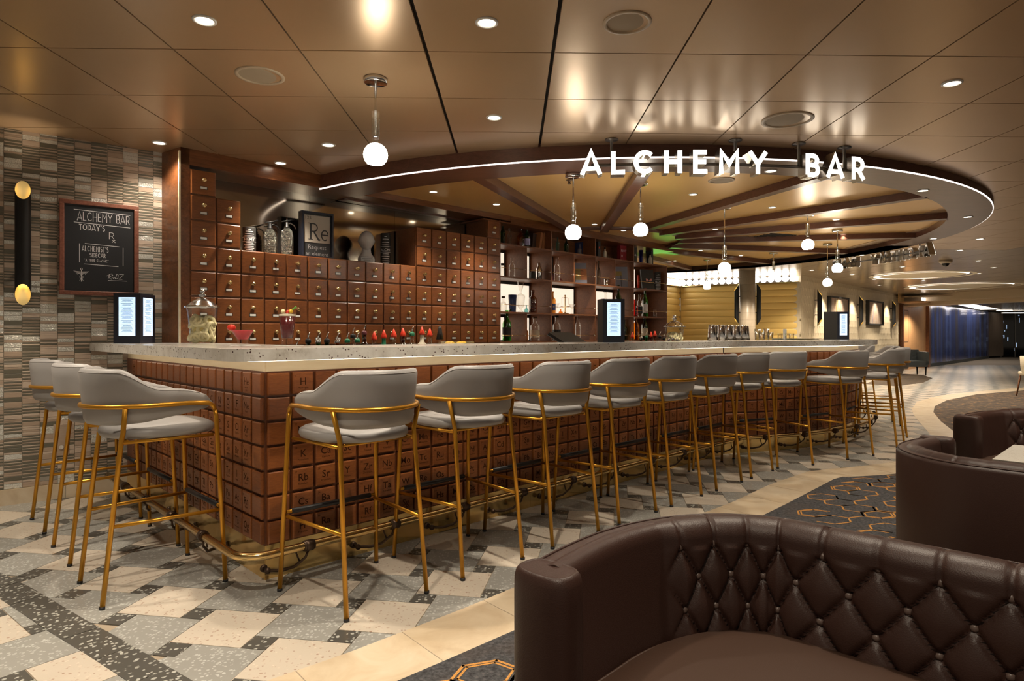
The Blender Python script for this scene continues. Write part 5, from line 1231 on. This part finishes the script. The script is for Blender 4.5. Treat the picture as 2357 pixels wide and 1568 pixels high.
def siphon(px, d, ytop, label, dark):
    P = niche(px, d); H = EYE+(CY-ytop)*P.y/FPX-1.816; t = thing('soda_siphon', label, 'siphon', P, RK, 'wire mesh soda siphons'); b = H*.72; r = .053
    m = MB(); m.lathe([(r*.92, 0), (r, .01), (r, b*.72), (r*.86, b*.88), (r*.45, b*.99), (r*.3, b)], n=24); m.build('mesh_body', 'mesh_siphon', t)
    m = MB(); m.lathe([(.022, b), (.024, b+.01), (.015, b+.02), (.017, b+.04), (.012, b+.05)], n=14); m.tube([(0, 0, b+.03), (.03, 0, b+.045), (.065, 0, b+.03), (.08, 0, b-.0)], .006, 8); m.build('valve', 'black_metal' if dark else 'steel_dark', t)
    m = MB(); m.tube([(-.045, 0, b+.05), (.02, 0, b+.065), (.07, .0, b+.085)], [.006, .008, .006], 8); m.build('lever', 'black_metal', t)
    if not dark: m = MB(); m.lathe([(.005, b+.05), (.004, b+.085)], n=8); m.build('pin', 'chrome', t)
siphon(621, .20, 505, 'dark wire mesh soda siphon on the left of the pair', True); siphon(660, .17, 500, 'silver wire mesh soda siphon beside the framed element print', False)
# framed print
A = niche(693, .12); B_ = niche(765, .10); H = EYE+(CY-484)*A.y/FPX-1.816; w = (B_-A).length+.005; rz = atan2((B_-A).y, (B_-A).x)
t = thing('framed_print', 'black framed periodic style print standing on the low drawers', 'picture', A, rz); m = MB(); f_ = .018
for a in ((0, w, 0, f_), (0, w, H-f_, H), (0, f_, f_, H-f_), (w-f_, w, f_, H-f_)): m.box(a[0], a[1], -.01, .06, a[2], a[3])
m.build('frame', 'navy_plastic', t); m = MB(); m.box(f_, w-f_, .008, .014, f_, H-f_); m.build('backing', 'ink_dark', t); sq0, sq1 = f_+.01, w-f_-.012; zs0 = H-f_-.015-(sq1-sq0)*1.0
m = MB(); m.box(sq0, sq1, .004, .008, zs0, H-f_-.012); m.build('paper', 'paper_old', t)
m = MB(); cs_ = sq1-sq0; bx, bz, hh = sq0+cs_*.17, zs0+cs_*.10, cs_*.62; yy = .0035
def sk(p, w_): m.stroke([(bx+a*hh, bz+c*hh) for a, c in p], w_*hh, yy, None)
sk([(.12, 0), (.12, 1)], .12); sk([(-.02, .02), (.28, .02)], .045); sk([(-.02, .98), (.2, .98)], .045); sk([(.12, .97), (.3, .97)]+_a(.32, .74, .22, .23, 90, -90, 8)+[(.12, .5)], .07); sk([(.32, .5), (.62, .02), (.72, .02)], .10)
sk([(.82, .34), (1.22, .34)]+_a(1.02, .32, .21, .30, 0, 310, 14), .07)
m.text('125', cs_*.17, sq0+.004, yy, H-f_-.012-cs_*.16, 0, 'LEFT'); o = m.build('print_symbol', 'ink_dark', t)
m = MB(); m.text('Request', cs_*.22, w/2, .0075, zs0-cs_*.24, 0); m.build('print_caption', 'grey_ink', t); m = MB(); m.text('an element', cs_*.2, w/2, .0074, zs0-cs_*.48, 0); m.build('print_caption', 'grey_ink', t)
# bust
P = niche(843, .14); H = EYE+(CY-532)*P.y/FPX-1.816; t = thing('bust', 'white phrenology head bust in front of the mirror', 'bust', P, radians(18)); s = H/.30
bmx = bpy.data.meshes.new('head'); bm = bmesh.new(); bmesh.ops.create_uvsphere(bm, u_segments=28, v_segments=20, radius=1)
for v in bm.verts:
    x, y, z = v.co; k = 1-.28*max(0, -z)-.05*max(0, z-.5); x *= .073*k; yy = y*.090*(1-.15*max(0, -z)); zz = z*.096
    if y < 0:
        f = -y; yy -= .018*math.exp(-((z+.12)/.16)**2-(v.co.x/.16)**2)*f         # nose
        yy -= .006*math.exp(-((z+.45)/.10)**2-(v.co.x/.3)**2)*f                  # lips
        yy -= .009*math.exp(-((z+.80)/.16)**2-(v.co.x/.3)**2)                    # chin
        for sx_ in (-.36, .36): yy += .009*math.exp(-((z-.12)/.12)**2-((v.co.x-sx_)/.18)**2)*f   # eye hollows
        yy -= .004*math.exp(-((z-.30)/.10)**2)*f
    for sx_ in (-1, 1): x += sx_*.010*math.exp(-((v.co.x-sx_)/.18)**2-((z+.05)/.22)**2-((y-.1)/.22)**2)
    v.co = Vector((x, yy, zz))*s+Vector((0, 0, .205*s))
for f in bm.faces: f.smooth = True
bm.to_mesh(bmx); bm.free(); bmx.materials.append(MATS['porcelain']); ob('head', bmx, t)
m = MB(); m.v = []; rows = []
for z, a, b_ in ((0, .075, .055), (.03, .080, .06), (.055, .074, .052), (.078, .055, .045), (.095, .045, .042), (.125, .041, .042), (.16, .042, .045)): rows.append([(a*s*cos(2*pi*k/24)*(1+.0*k), .008+b_*s*sin(2*pi*k/24), z*s) for k in range(25)])
m.grid([list(r) for r in zip(*rows)], 0, flip=False); m.build('shoulders', 'porcelain', t)
m = MB(); m.box(-.055*s, .055*s, -.062*s, -.05*s, .0, .05*s); pl_ = m.build('plaque', 'porcelain', t); m = MB(); m.box(-.045*s, .045*s, -.063*s, -.062*s, .034*s, .037*s); m.box(-.03*s, .03*s, -.063*s, -.062*s, .020*s, .0225*s); m.box(-.058*s, .058*s, -.0635*s, -.05*s, .05*s, .053*s); m.build('plaque_print', 'navy_plastic', pl_)
# ================================================================== SHELF THINGS
SH = C1+UC*0
def onsh(px, row, d=.12):
    z = [ZS[0], ZS[1], ZS[2], ZS[3]][row]+.0185; A = C1+DC*d; t = ray(A, UC, px); p = A+UC*t; p.z = z; return p
GS = 'bottles and ware on the back bar shelves'
ITEMS = [(3, 1157, 'wine', .25, .030, 'glass_dkgreen', 'dark green wine bottle at the left end of the top shelf', None, None), (3, 1172, 'liquor', .20, .028, 'glass_clear', 'clear bottle second on the top shelf', None, None), (3, 1198, 'flask', .23, .048, 'glass_amber', 'wide amber bottle on the top shelf', None, None),
 (3, 1213, 'liquor', .25, .034, 'glass_dkgreen', 'black bottle with lavender label on the top shelf', None, 'lavender'), (3, 1283, 'liquor', .19, .022, 'glass_teal', 'slim teal bottle on the top shelf beside the leaning book', None, None), (3, 1303, 'wine', .20, .032, 'glass_dkgreen', 'green bottle behind the globe pendant, top shelf', None, None), (3, 1334, 'flask', .15, .028, 'glass_clear', 'small clear flask beside the navy book on the top shelf', None, None),
 (3, 1392, 'liquor', .15, .022, 'label_cream', 'small cream bottle with black cap on the top shelf', 'black_metal', None), (3, 1399, 'cup', .09, .022, 'glass_clear', 'tiny patterned glass on the top shelf', None, None), (3, 1475, 'cup', .20, .030, 'glass_blue', 'tall blue glass on the top shelf of the last bay', None, None), (3, 1484, 'cup', .16, .028, 'glass_clear', 'clear patterned tumbler on the top shelf of the last bay', None, None), (3, 1496, 'liquor', .16, .030, 'label_cream', 'cream bottle before the black box on the top shelf', 'black_metal', None),
 (2, 1156, 'jar', .15, .020, 'glass_clear', 'small jar with black lid at the left of the second shelf', 'black_metal', None), (2, 1178, 'wine', .23, .038, 'glass_clear', 'clear empty bottle on the second shelf', None, None), (2, 1226, 'jar', .10, .030, 'black_soft', 'small dark jar beside the steel shaker', None, None), (2, 1240, 'shaker', .21, .040, 'chrome', 'polished steel cocktail shaker on the second shelf', None, None), (2, 1282, 'liquor', .30, .038, 'glass_clear', 'tall cut crystal bottle on the second shelf', None, None), (2, 1290, 'round', .05, .028, 'glass_red', 'tiny purple red flask at the foot of the crystal bottle', None, None),
 (2, 1322, 'cup', .13, .018, 'glass_clear', 'narrow champagne glass, left one before the gold book', None, None), (2, 1331, 'cup', .13, .018, 'glass_clear', 'narrow champagne glass, right one before the gold book', None, None), (2, 1377, 'wine', .33, .026, 'bronze', 'thin dark sculpted bottle at the left of the third bay', None, None), (2, 1395, 'cup', .10, .036, 'chrome', 'short steel cup on the second shelf of the third bay', None, None), (2, 1469, 'can', .20, .014, 'plastic_red', 'slim red cylinder on the second shelf of the last bay', None, None),
 (1, 1158, 'flask', .17, .038, 'glass_clear', 'square clear decanter with cork on the third shelf', 'bronze', None), (1, 1179, 'cup', .20, .048, 'book_navy', 'navy blue mixing tin on the third shelf', None, None), (1, 1177, 'round', .10, .030, 'glass_green', 'small green flask before the navy tin', None, None), (1, 1198, 'decanter', .36, .050, 'glass_clear', 'tall crystal decanter with a flared top', None, None), (1, 1211, 'round', .09, .026, 'glass_teal', 'small round glass ball bottle beside the decanter', None, None), (1, 1226, 'liquor', .27, .048, 'glass_brown', 'square whiskey bottle with round medal on the third shelf', None, None),
 (1, 1271, 'liquor', .27, .040, 'orange', 'orange yellow bottle with dark label on the third shelf', None, 'book_navy'), (1, 1281, 'martini', .13, .040, 'glass_clear', 'martini glass left of the brass scale', None, None), (1, 1290, 'round', .06, .028, 'glass_amber', 'small amber round flask by the brass scale', None, None), (1, 1316, 'martini', .13, .045, 'glass_clear', 'martini glass right of the brass scale', None, None), (1, 1393, 'flask', .33, .05, 'glass_clear', 'clear bottle peeking over the middle menu display', 'black_metal', None), (1, 1423, 'wine', .42, .045, 'glass_dkgreen', 'tall dark bottle peeking over the menu display, right', None, None),
 (1, 1461, 'liquor', .24, .042, 'glass_red', 'dark red bottle at the left of the last bay', None, None), (1, 1472, 'liquor', .32, .040, 'glass_clear', 'clear bottle with dark foot in the last bay', None, 'black_soft'), (1, 1484, 'wine', .40, .042, 'glass_green', 'green wine bottle with red cap and white label', 'plastic_red', 'label_white'), (1, 1507, 'jar', .11, .03, 'glass_clear', 'small clear jar at the right of the last bay', None, None),
 (0, 1166, 'wine', .35, .050, 'glass_green', 'bright green wine bottle on the lowest shelf', None, 'black_soft'), (0, 1209, 'flask', .20, .034, 'orange', 'orange bottle half behind the divider on the lowest shelf', None, None), (0, 1231, 'liquor', .28, .056, 'glass_clear', 'square bottle with cream label on the lowest shelf', 'bronze', 'label_cream'), (0, 1281, 'liquor', .30, .048, 'glass_clear', 'square bottle with black label on the lowest shelf', 'black_metal', 'black_soft'), (0, 1330, 'wine', .33, .036, 'glass_clear', 'clear long neck bottle above the till screen', None, None),
 (0, 1463, 'wine', .34, .048, 'glass_amber', 'amber bottle with red cap on the lowest shelf', 'plastic_red', None), (0, 1483, 'wine', .36, .046, 'glass_dkgreen', 'dark bottle with red cap and white label low in the last bay', 'plastic_red', 'label_cream'), (0, 1436, 'wine', .28, .045, 'glass_dkgreen', 'dark bottle just right of the middle menu display', None, None)]
for row, px, kd, h, r, mat, l, cap, lab in ITEMS:
    cat = {'cup': 'glass', 'martini': 'glass', 'jar': 'jar', 'can': 'tin', 'shaker': 'shaker', 'decanter': 'decanter'}.get(kd, 'bottle')
    nm = {'glass': 'drinking_glass', 'tin': 'slim_tin', 'jar': 'small_jar', 'shaker': 'cocktail_shaker'}.get(cat, cat)
    bottle(nm, onsh(px, row, .13 if mat != 'orange' or row else .16), kd, h, r, mat, l, cat, GS, (cap, 'flat') if cap else None, lab)
def book(px, row, w, h, dp, mat, label, tilt=0, d=.14, rz=0, spine=None, group='books on the back bar shelves', name='book', cat='book', text=None):
    P = onsh(px, row, d); t = thing(name, label, cat, P, RK+radians(rz), group); M = Matrix.Rotation(radians(tilt), 4, 'Y')
    m = MB(); m.box(0, .003, 0, dp, 0, h, 0, M); m.box(w-.003, w, 0, dp, 0, h, 0, M); m.box(.002, w-.002, 0, .004, 0, h, 0, M); m.build('cover', mat, t); m = MB(); m.box(.003, w-.003, .004, dp-.004, .003, h-.004, 0, M); m.build('pages', 'label_cream', t)
    if text:
        m = MB()
        for k, (s_2, sz, zz) in enumerate(text): m.text(s_2, sz, w/2, -.0008, h*zz, 0, M=M)
        m.build('title_print', 'chalk', t)
    return t
for k in range(3): book(1240+k*6.4, 3, .040, .215, .15, 'book_tan', ['left', 'middle', 'right'][k]+' old tan leather book leaning on the top shelf', 10, .10)
book(1224, 3, .06, .20, .16, 'book_brown', 'dark brown book behind the leaning tan ones', 6, .16); book(1268, 3, .03, .27, .16, 'book_teal', 'teal book leaning against the divider on the top shelf', -12, .10, -8); book(1341, 3, .07, .20, .13, 'book_navy', 'navy blue book on the top shelf', 0, .2)
def box_thing(px, row, w, h, dp, mat, label, d=.12, text=None, rz=0, tilt=0, nm='boxed_bottle', cat='box', extra=None):
    P = onsh(px, row, d); t = thing(nm, label, cat, P, RK+radians(rz), 'boxes and cover prints on the shelves'); M = Matrix.Rotation(radians(tilt), 4, 'X'); m = MB(); m.box(-w/2, w/2, 0, dp, 0, h, 0, M); m.build('box', mat, t)
    if text:
        m = MB()
        for s_2, sz, xx, zz in text: m.text(s_2, sz, xx*w, -.001, h*zz, 0, M=M, off=.01)
        m.build('print', 'chalk', t)
    return t, M
box_thing(1379, 3, .05, .24, .05, 'ink_dark', 'black and red tall box at the left of the third bay, top shelf')[0]; t_ = bpy.data.objects['boxed_bottle']; m = MB(); m.ball((0, -.001, .14), .014, 10, sy=.1); m.build('red_drop', 'plastic_red', t_)
box_thing(1435, 3, .13, .235, .06, 'book_red', 'dark red boxed bottle with white letters on the top shelf', .12, [('RIOT', .045, 0, .56), ('U', .045, -.25, .25)], -8)
box_thing(1462, 3, .075, .22, .07, 'black_soft', 'black can shaped box with white letters on the top shelf, last bay', .10, [('AL', .04, 0, .45)]); box_thing(1501, 3, .05, .22, .10, 'ink_dark', 'plain black box standing at the open end of the top shelf', .12)
# propped cover prints
def cover(px, row, w, h, mat, label, bands, rz=-38, d=.10, text=None):
    P = onsh(px, row, d); t = thing('cocktail_book', label, 'book', P, RK+radians(rz), 'books shown cover first on the shelves'); M = Matrix.Rotation(radians(-9), 4, 'X'); m = MB(); m.box(-w/2, w/2, 0, .022, 0, h, 0, M); m.build('cover', mat, t)
    for k, (x0, x1, z0_, z1_, mt) in enumerate(bands): m = MB(); m.box(x0*w, x1*w, -.0012-.0003*k, 0, z0_*h, z1_*h, 0, M); m.build('cover_art', mt, t)
    if text: m = MB(); [m.text(s_2, sz, 0, -.003, h*zz, 0, M=M) for s_2, sz, zz in text]; m.build('cover_title', 'book_gold' if mat != 'book_gold' else 'ink_dark', t)
    return t
cover(1333, 2, .20, .27, 'book_gold', 'gold and grey cocktail book propped cover first in the second bay', [(-.5, .5, .72, 1, 'book_slate'), (-.5, .5, 0, .18, 'book_slate'), (.1, .5, .18, .72, 'book_tan')], text=[('COCKTAIL', .025, .6)])
t = cover(1430, 2, .19, .29, 'book_slate', 'grey book with waistcoat and bow tie cover in the third bay', [(-.4, .05, .55, .78, 'book_gold'), (-.02, .02, 0, .6, 'ink_dark')]); 
t = cover(1493, 2, .22, .30, 'ink_dark', 'black book with pink bow tie on its cover in the last bay', [], rz=-20); m = MB()
for sg in (-1, 1): m.prism([(0, 0), (sg*.035, .035), (sg*.055, .03), (sg*.05, -.005), (sg*.02, -.012)][::sg], 0, .001, M=Matrix.Translation((0, -.0015, .13)) @ Matrix.Rotation(pi/2, 4, 'X'))
m.build('bow_tie', 'pink', t)
P = onsh(1513, 2, .12); c_ = can(P, .27, .045, 'black printed drink can at the right end of the last bay', 'ALCHE'); c_.rotation_euler.z = radians(5)
book(1271, 2, .02, .30, .14, 'book_maroon', 'maroon book leaning behind the crystal bottle', -10, .12, -6)
P = onsh(1300, 1, .13); t = thing('brass_scale', 'small brass apothecary scale on the third shelf', 'scale', P, RK); m = MB(); m.lathe([(.05, 0), (.045, .01), (.012, .02), (.006, .03), (.006, .22), (.012, .225), (.004, .24)], n=14); m.build('column', 'brass', t)
for sg in (-1, 1): m = MB(); m.tube([(0, 0, .21), (sg*.06, 0, .2), (sg*.06, 0, .12)], .003, 6); m.lathe([(.03, .10), (.026, .095), (1e-5, .09)], (sg*.06, 0, 0), 12); m.build('pan_arm', 'brass', t)
# ================================================================== FAR ROOM
def line_wall(A, B): d = (B-A); return d.length, atan2(d.y, d.x), d.normalized()
GA, GB_, GC = Vector((2.3, 13.6, 0)), Vector((4.06, 15.5, 0)), Vector((6.32, 14.12, 0))
zt_ = 2.30
def channel_wall(A, B, label):
    L, rz, d = line_wall(A, B); t = thing('channel_panel_wall', label, 'wall panel', A, rz, 'gold channel upholstered wall panels')
    m = MB(); m.box(0, L, .03, .2, 0, 2.6); m.build('backing', 'gap_dark', t); z = zt_; n = 12
    while z > .85:
        m = MB(); rows = [[(x, .03-.020*(max(0, sin(pi*k/8))**.35), z-.146*(k/8)*.985-.001) for k in range(9)] for x in (0, L/2, L)]; m.grid(rows, 0, flip=True); m.build('channel', 'tuft_gold', t); z -= .146
    return t, L
wg1 = channel_wall(GA, GB_, 'short gold channel wall panel next to the shelf end'); wg2 = channel_wall(GB_, GC, 'wide gold channel wall panel on both sides of the round column')
wb = MB(); 
for A, B in ((GA, GB_), (GB_, GC)):
    L, rz, d = line_wall(A, B); M = Matrix.Translation(A) @ Matrix.Rotation(rz, 4, 'Z'); wb.box(0, L, .21, .25, 0, 2.62, 0, M)
tag(wb.build('wall_back', 'walnut'), kind='structure')
bm_ = MB(); bm_.ball((0, 0, 0), .072, 12); BLM = bm_.mesh('globe', ['bulb_far'])
for A, B, l in ((GA, GB_, 'row of glowing white globes above the short gold wall'), (GB_, GC, 'row of glowing white globes above the wide gold wall')):
    L, rz, d = line_wall(A, B); t = thing('globe_light_row', l, 'light', A, rz, 'glowing globe rows'); k = .08
    m = MB(); m.box(0, L, -.10, .03, 2.295, 2.305); m.build('ledge', 'brass', t)
    while k < L: ob('globe', BLM, t, (k, -.05, 2.385)); k += .152
X_, Y_ = (1719.5-CX)*13.3/FPX, 13.3; m = MB(); m.lathe([(.158, 0), (.158, 2.46)], n=28); cm = m.build('round_column', 'column_skin', None, (X_, Y_, 0)); tag(cm, 'round column wrapped in pale shimmering tiles before the gold wall', 'column')
for k in range(1, 17): m = MB(); m.lathe([(.1595, .145*k), (.1595, .145*k+.004)], n=28, caps=False); m.build('tile_joint', 'mosaic_tan', cm)
sconce(Vector((X_-.13, Y_-.02, 0)), radians(-90), 1.348, 2.19, .044, 'black tube wall lamp on the left side of the round column', 'black tube wall lamps', 0)
sconce(Vector((X_+.13, Y_-.02, 0)), radians(90), 1.348, 2.19, .044, 'black tube wall lamp on the right side of the round column', 'black tube wall lamps', 0)
# beige patterned wall with pictures
BA, BB = Vector((6.34, 14.10, 0)), Vector((12.28, 20.38, 0)); LBW, rzb, BU_ = line_wall(BA, BB)
m = MB(); m.box(0, LBW, 0, .2, 0, 2.6); tag(m.build('wall_right', 'paper_gold', None, BA, rzb), kind='structure')
# raised scale pattern on the lower wallpaper
m = MB(); RR = random.Random(2)
for i in range(int(LBW/.16)):
    for j in range(14):
        x, z = i*.16+(.08 if j % 2 else 0), .12+j*.165; b0 = len(m.v); w, h_ = .065, .15
        m.v += [(x, 0, z), (x-w, -.001, z+h_*.5), (x, -.010, z+h_*.45), (x+w, -.001, z+h_*.5), (x, 0, z+h_)]
        for f in ((0, 2, 1), (0, 3, 2), (1, 2, 4), (2, 3, 4)): m.face([b0+k for k in f])
tag(m.build('wallpaper_relief', 'paper_gold', bpy.data.objects['wall_right']), kind='stuff')
def onb(px): t = ray(BA, BU_, px); return t, BA+BU_*t
for (x0, x1, yt, yb, l) in ((1903, 1946, 681, 745, 'black framed abstract picture behind the far menu display'), (1992, 2026, 691, 748, 'black framed abstract picture further along the beige wall')):
    ta, A = onb(x0); tb, B = onb(x1); z1_ = EYE+(CY-yt)*A.y/FPX; z0_ = EYE+(CY-yb)*A.y/FPX; w = tb-ta; t = thing('framed_picture', l, 'picture', A, rzb, 'framed abstract pictures'); f_ = .04
    for a in ((0, w, z0_, z0_+f_), (0, w, z1_-f_, z1_), (0, f_, z0_+f_, z1_-f_), (w-f_, w, z0_+f_, z1_-f_)): m = MB(); m.box(a[0], a[1], -.09, 0, a[2], a[3]); m.build('frame_rail', 'black_soft', t)
    m = MB(); m.box(f_, w-f_, -.06, -.03, z0_+f_, z1_-f_); m.build('canvas', 'art_abstract', t); m = MB(); M = Matrix.Translation((w*.35, -.062, (z0_+z1_)/2)) @ Matrix.Rotation(radians(20), 4, 'Y'); m.box(-.02, .02, 0, .001, -.3, .3, 0, M)
    if 'behind' in l: M = Matrix.Translation((w*.35, -.0625, (z0_+z1_)/2)) @ Matrix.Rotation(radians(-20), 4, 'Y'); m.box(-.02, .02, 0, .001, -.3, .3, 0, M)
    m.build('brush_stroke', 'book_gold' if 'behind' in l else 'book_slate', t)
for px, l in ((1875, 'first from the left'), (1972, 'between the two framed pictures'), (2048, 'right of both framed pictures')):
    ta, A = onb(px); z1_ = 2.19; sconce(A, rzb, 1.34, 2.19, .05, 'black tube wall lamp on the beige wall, '+l, 'black tube wall lamps', 0)
for px in (1890, 1925, 1960, 2008, 2040):
    ta, A = onb(px); p = A+Vector((BU_.y, -BU_.x, 0))*.42; light('picture_light', 'SPOT', (p.x, p.y, 2.33), 130, WARM2, None, .03, 80, .7, (radians(14), 0, rzb))
# oak door recess, pillars
OA, OB_ = Vector((12.45, 20.55, 0)), Vector((14.55, 22.6, 0)); L, rz, d = line_wall(OA, OB_)
m = MB(); m.box(0, L, 0, .1, 0, 2.5); tag(m.build('wall_far', 'oak_far', None, OA, rz), kind='structure')
for P, w, l in ((BB, .14, 0), (OB_, .16, 1)): m = MB(); m.box(-.02, w, -.1, .1, 0, 2.5); tag(m.build('trim_%d' % (3+l), 'walnut_beam', None, P, rz), kind='structure')
t = thing('wall_hatch', 'thin outlined hatch in the far oak wall', 'hatch', OA, rz); m = MB(); 
for a in ((.02, .75, 1.93, 1.94), (.02, .75, .90, .91), (.74, .75, .91, 1.93)): m.box(a[0], a[1], -.006, 0, a[2], a[3])
m.build('outline', 'gap_dark', t)
t = thing('cove_shelf', 'gold lit cove soffit above the far oak wall', 'soffit', OA+Vector((0, -.9, 0)), rz); m = MB(); m.box(-.3, L+.1, -.2, .5, 2.12, 2.16); m.build('soffit_board', 'oak_far', t); m = MB(); m.box(-.3, L+.08, -.15, -.12, 2.17, 2.26); m.build('cove_light', 'bulb_low', t); m = MB(); m.box(-.3, L+.1, .48, .5, 2.16, 2.4); m.build('upstand', 'gold_panel', t)
# bulkhead and lower ceiling beyond
m = MB(); K0, K1 = BB+Vector((-.15, .25, 0)), Vector((15.2, 13.8, 0)); L, rz, d = line_wall(K0, K1)
m.box(0, L, 0, .3, 2.16, 2.60); m.box(0, L, .3, .9, 2.05, 2.2); tag(m.build('trim_5', 'cream_speaker', None, K0, rz), kind='structure')
m = MB(); m.prism([(11.5, 20.8), (16.5, 14), (40, 14), (40, 48), (11.5, 48)], 2.28, 2.33); tag(m.build('ceiling_far', 'far_ceiling'), kind='structure')
t = thing('light_slot', 'long warm light slot in the distant ceiling', 'light'); a, b_ = Vector(((2172-CX)*21.1/FPX, 21.1, 2.275)), Vector(((2290-CX)*29/FPX, 29, 2.275)); d = (b_-a).normalized(); n_ = Vector((-d.y, d.x, 0))*.18; m = MB(); m.v = [tuple(a-n_), tuple(b_-n_), tuple(b_+n_*3), tuple(a+n_*1)]; m.face((0, 1, 2, 3)); m.build('slot', 'bulb_low', t)
for k, (x0, x1, y_, Y) in enumerate(((2300, 2330, 716, 30), (2312, 2357, 721, 31))): t = thing('linear_light', ['short white linear ceiling light near the dark windows', 'longer white linear ceiling light over the dark windows'][k], 'light'); z = EYE+(CY-y_)*Y/FPX; m = MB(); m.box((x0-CX)*Y/FPX, (x1-CX)*Y/FPX, Y, Y+.2, z, z+.03); m.build('tube', 'bulb_low', t)
# blue reflective partition
BLa, BLb = Vector((14.75, 22.75, 0)), Vector((22.9, 30.9, 0)); L, rz, d = line_wall(BLa, BLb); t = thing('glass_partition', 'long blue reflecting glass partition in the far background', 'partition', BLa, rz)
n = 8
for k in range(n): m = MB(); rows = [[(x, .02*sin(pi*(x/L*n)), z) for z in (.12, 2.23)] for x in [L*(k+.004+j*.992/6)/n for j in range(7)]]; m.grid(rows, 0, flip=True); m.build('glass_panel', 'blue_glass', t)
m = MB(); m.box(0, L, -.03, .04, 0, .12); m.build('plinth', 'bench_grey', t); m = MB(); m.box(0, L, .03, .12, .1, 2.3); m.build('backing', 'bench_grey', t)
WA, WB_ = Vector((22.95, 31.0, 0)), Vector((24.6, 32.2, 0)); L, rz, d = line_wall(WA, WB_); t = thing('wave_screen', 'tan screen with vertical wave relief at the far end', 'screen', WA, rz)
for k in range(10): m = MB(); rows = [[(L*k/10+L/10*u+.04*sin(z*5), .05*sin(pi*u), z) for z in [.08+2.15*j/16 for j in range(17)]] for u in (0, .25, .5, .75, 1)]; m.grid(rows, 0); m.build('wave_slat', 'wave_tan', t)
NA = Vector((24.7, 32.5, 0)); t = thing('dark_window', 'black night windows at the far right end', 'window', NA, 0)
for k in range(5): m = MB(); m.box(k*.7+.02, k*.7+.66, 0, .03, .05, 2.25); m.build('pane', 'night_glass', t); m = MB(); m.box(k*.7-.02, k*.7+.02, -.03, .03, 0, 2.3); m.build('mullion', 'steel_dark', t)
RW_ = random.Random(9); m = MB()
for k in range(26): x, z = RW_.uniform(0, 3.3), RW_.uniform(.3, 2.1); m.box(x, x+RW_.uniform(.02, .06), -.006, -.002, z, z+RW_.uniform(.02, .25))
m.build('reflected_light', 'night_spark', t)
m = MB(); m.box(-8, 40, 0, .2, 0, 2.5); tag(m.build('wall_end', 'bench_grey', None, (0, 36, 0)), kind='structure')
m = MB(); m.box(0, 10, 0, .2, 0, 2.5); tag(m.build('wall_north', 'walnut', None, (-7, 16, 0)), kind='structure')
# grey tufted bench and cream chair
t = thing('tufted_bench', 'dark grey tufted bench far behind the stools on the round rug', 'bench', (11.05, 18.3, 0), radians(-8)); m = MB(); m.box(-.5, .62, -.25, .35, .24, .40); m.build('seat', 'bench_grey', t)
m = MB(); rows = [[(-.5+1.12*i/28, .30-.03*abs(sin(i*.9+j*.9))*abs(sin(i*.9-j*.9)), .40+.30*j/10) for j in range(11)] for i in range(29)]; m.grid(rows, 0); m.build('backrest', 'bench_grey', t); m = MB(); m.box(-.5, .62, .30, .38, .24, .71); m.box(.56, .64, -.25, .35, .3, .66); m.build('frame', 'bench_grey', t)
for x, y in ((-.45, -.2), (.58, -.2), (-.45, .3), (.58, .3)): m = MB(); m.lathe([(.014, 0), (.026, .24)], (x, y, 0), 8); m.build('leg', 'black_metal', t)
t = thing('tub_chair', 'cream tub chair cut by the right picture edge', 'chair', (9.72, 11.95, 0), radians(200)); m = MB()
rows = []
for i in range(21): a = radians(-20+220*i/20); rows.append([(.27*cos(a)*k, .27*sin(a)*k, z) for k, z in ((.86, .44), (.9, .60), (.97, .74), (1.0, .75), (1.05, .74), (1.0, .55), (.88, .40))])
m.grid(rows, 0); m.build('shell', 'cream_paint', t); m = MB(); m.lathe([(.22, .38), (.25, .42), (.24, .46), (1e-5, .47)], n=24); m.build('seat', 'cream_paint', t)
for x, y in ((-.17, -.17), (.17, -.17), (-.17, .17), (.17, .17)): m = MB(); m.tube([(x*1.15, y*1.15, 0), (x*.9, y*.9, .40)], [.011, .018], 8); m.build('leg', 'walnut', t)
# camera dome, round ceiling coves
P = C(2176, 600); t = thing('security_dome', 'small security camera dome on the distant ceiling', 'camera', P); m = MB(); m.lathe([(.10, 0), (.10, -.03), (.07, -.05)], n=20); m.build('housing', 'cream_speaker', t); m = MB(); m.ball((0, 0, -.05), .06, 14); m.build('dome', 'night_glass', t)
for (px, py, r, l) in ((2120, 634, 1.0, 'round lit cove in the distant ceiling, nearer one'), (2215, 659, 1.3, 'round lit cove in the distant ceiling, further one')):
    P = C(px, py); t = thing('ceiling_cove', l, 'light', (P.x, P.y, P.z-.004), 0, 'round lit ceiling coves'); m = MB(); m.lathe([(r, 0), (r*.93, -.012), (r*.90, 0)], n=64, caps=False); m.build('rim', 'cream_paint', t); m = MB(); m.lathe([(r*.90, -.001), (r*.80, -.003)], n=64, caps=False); m.build('cove_light', 'led_warm2', t)
    m = MB(); m.lathe([(r*.8, -.003), (1e-5, -.003)], n=48, caps=False); m.build('inner_disc', 'cream_paint', t)

# far room: added fill spots and the green exit sign glow
light('column_fill', 'SPOT', (X_-.3, 12.2, 2.42), 170, WARM2, None, .04, 100, .7, (radians(12), 0, 0))  # added spot without a fixture, brightens the round column
light('oak_wall_fill', 'SPOT', (13.35, 20.45, 1.98), 200, WARM2, None, .05, 150, .5)  # added spot below the soffit, lifts the dark oak wall
light('exit_sign_glow', 'POINT', (2.45, 10.4, 2.20), 4, (.2, 1, .15), None, .3)
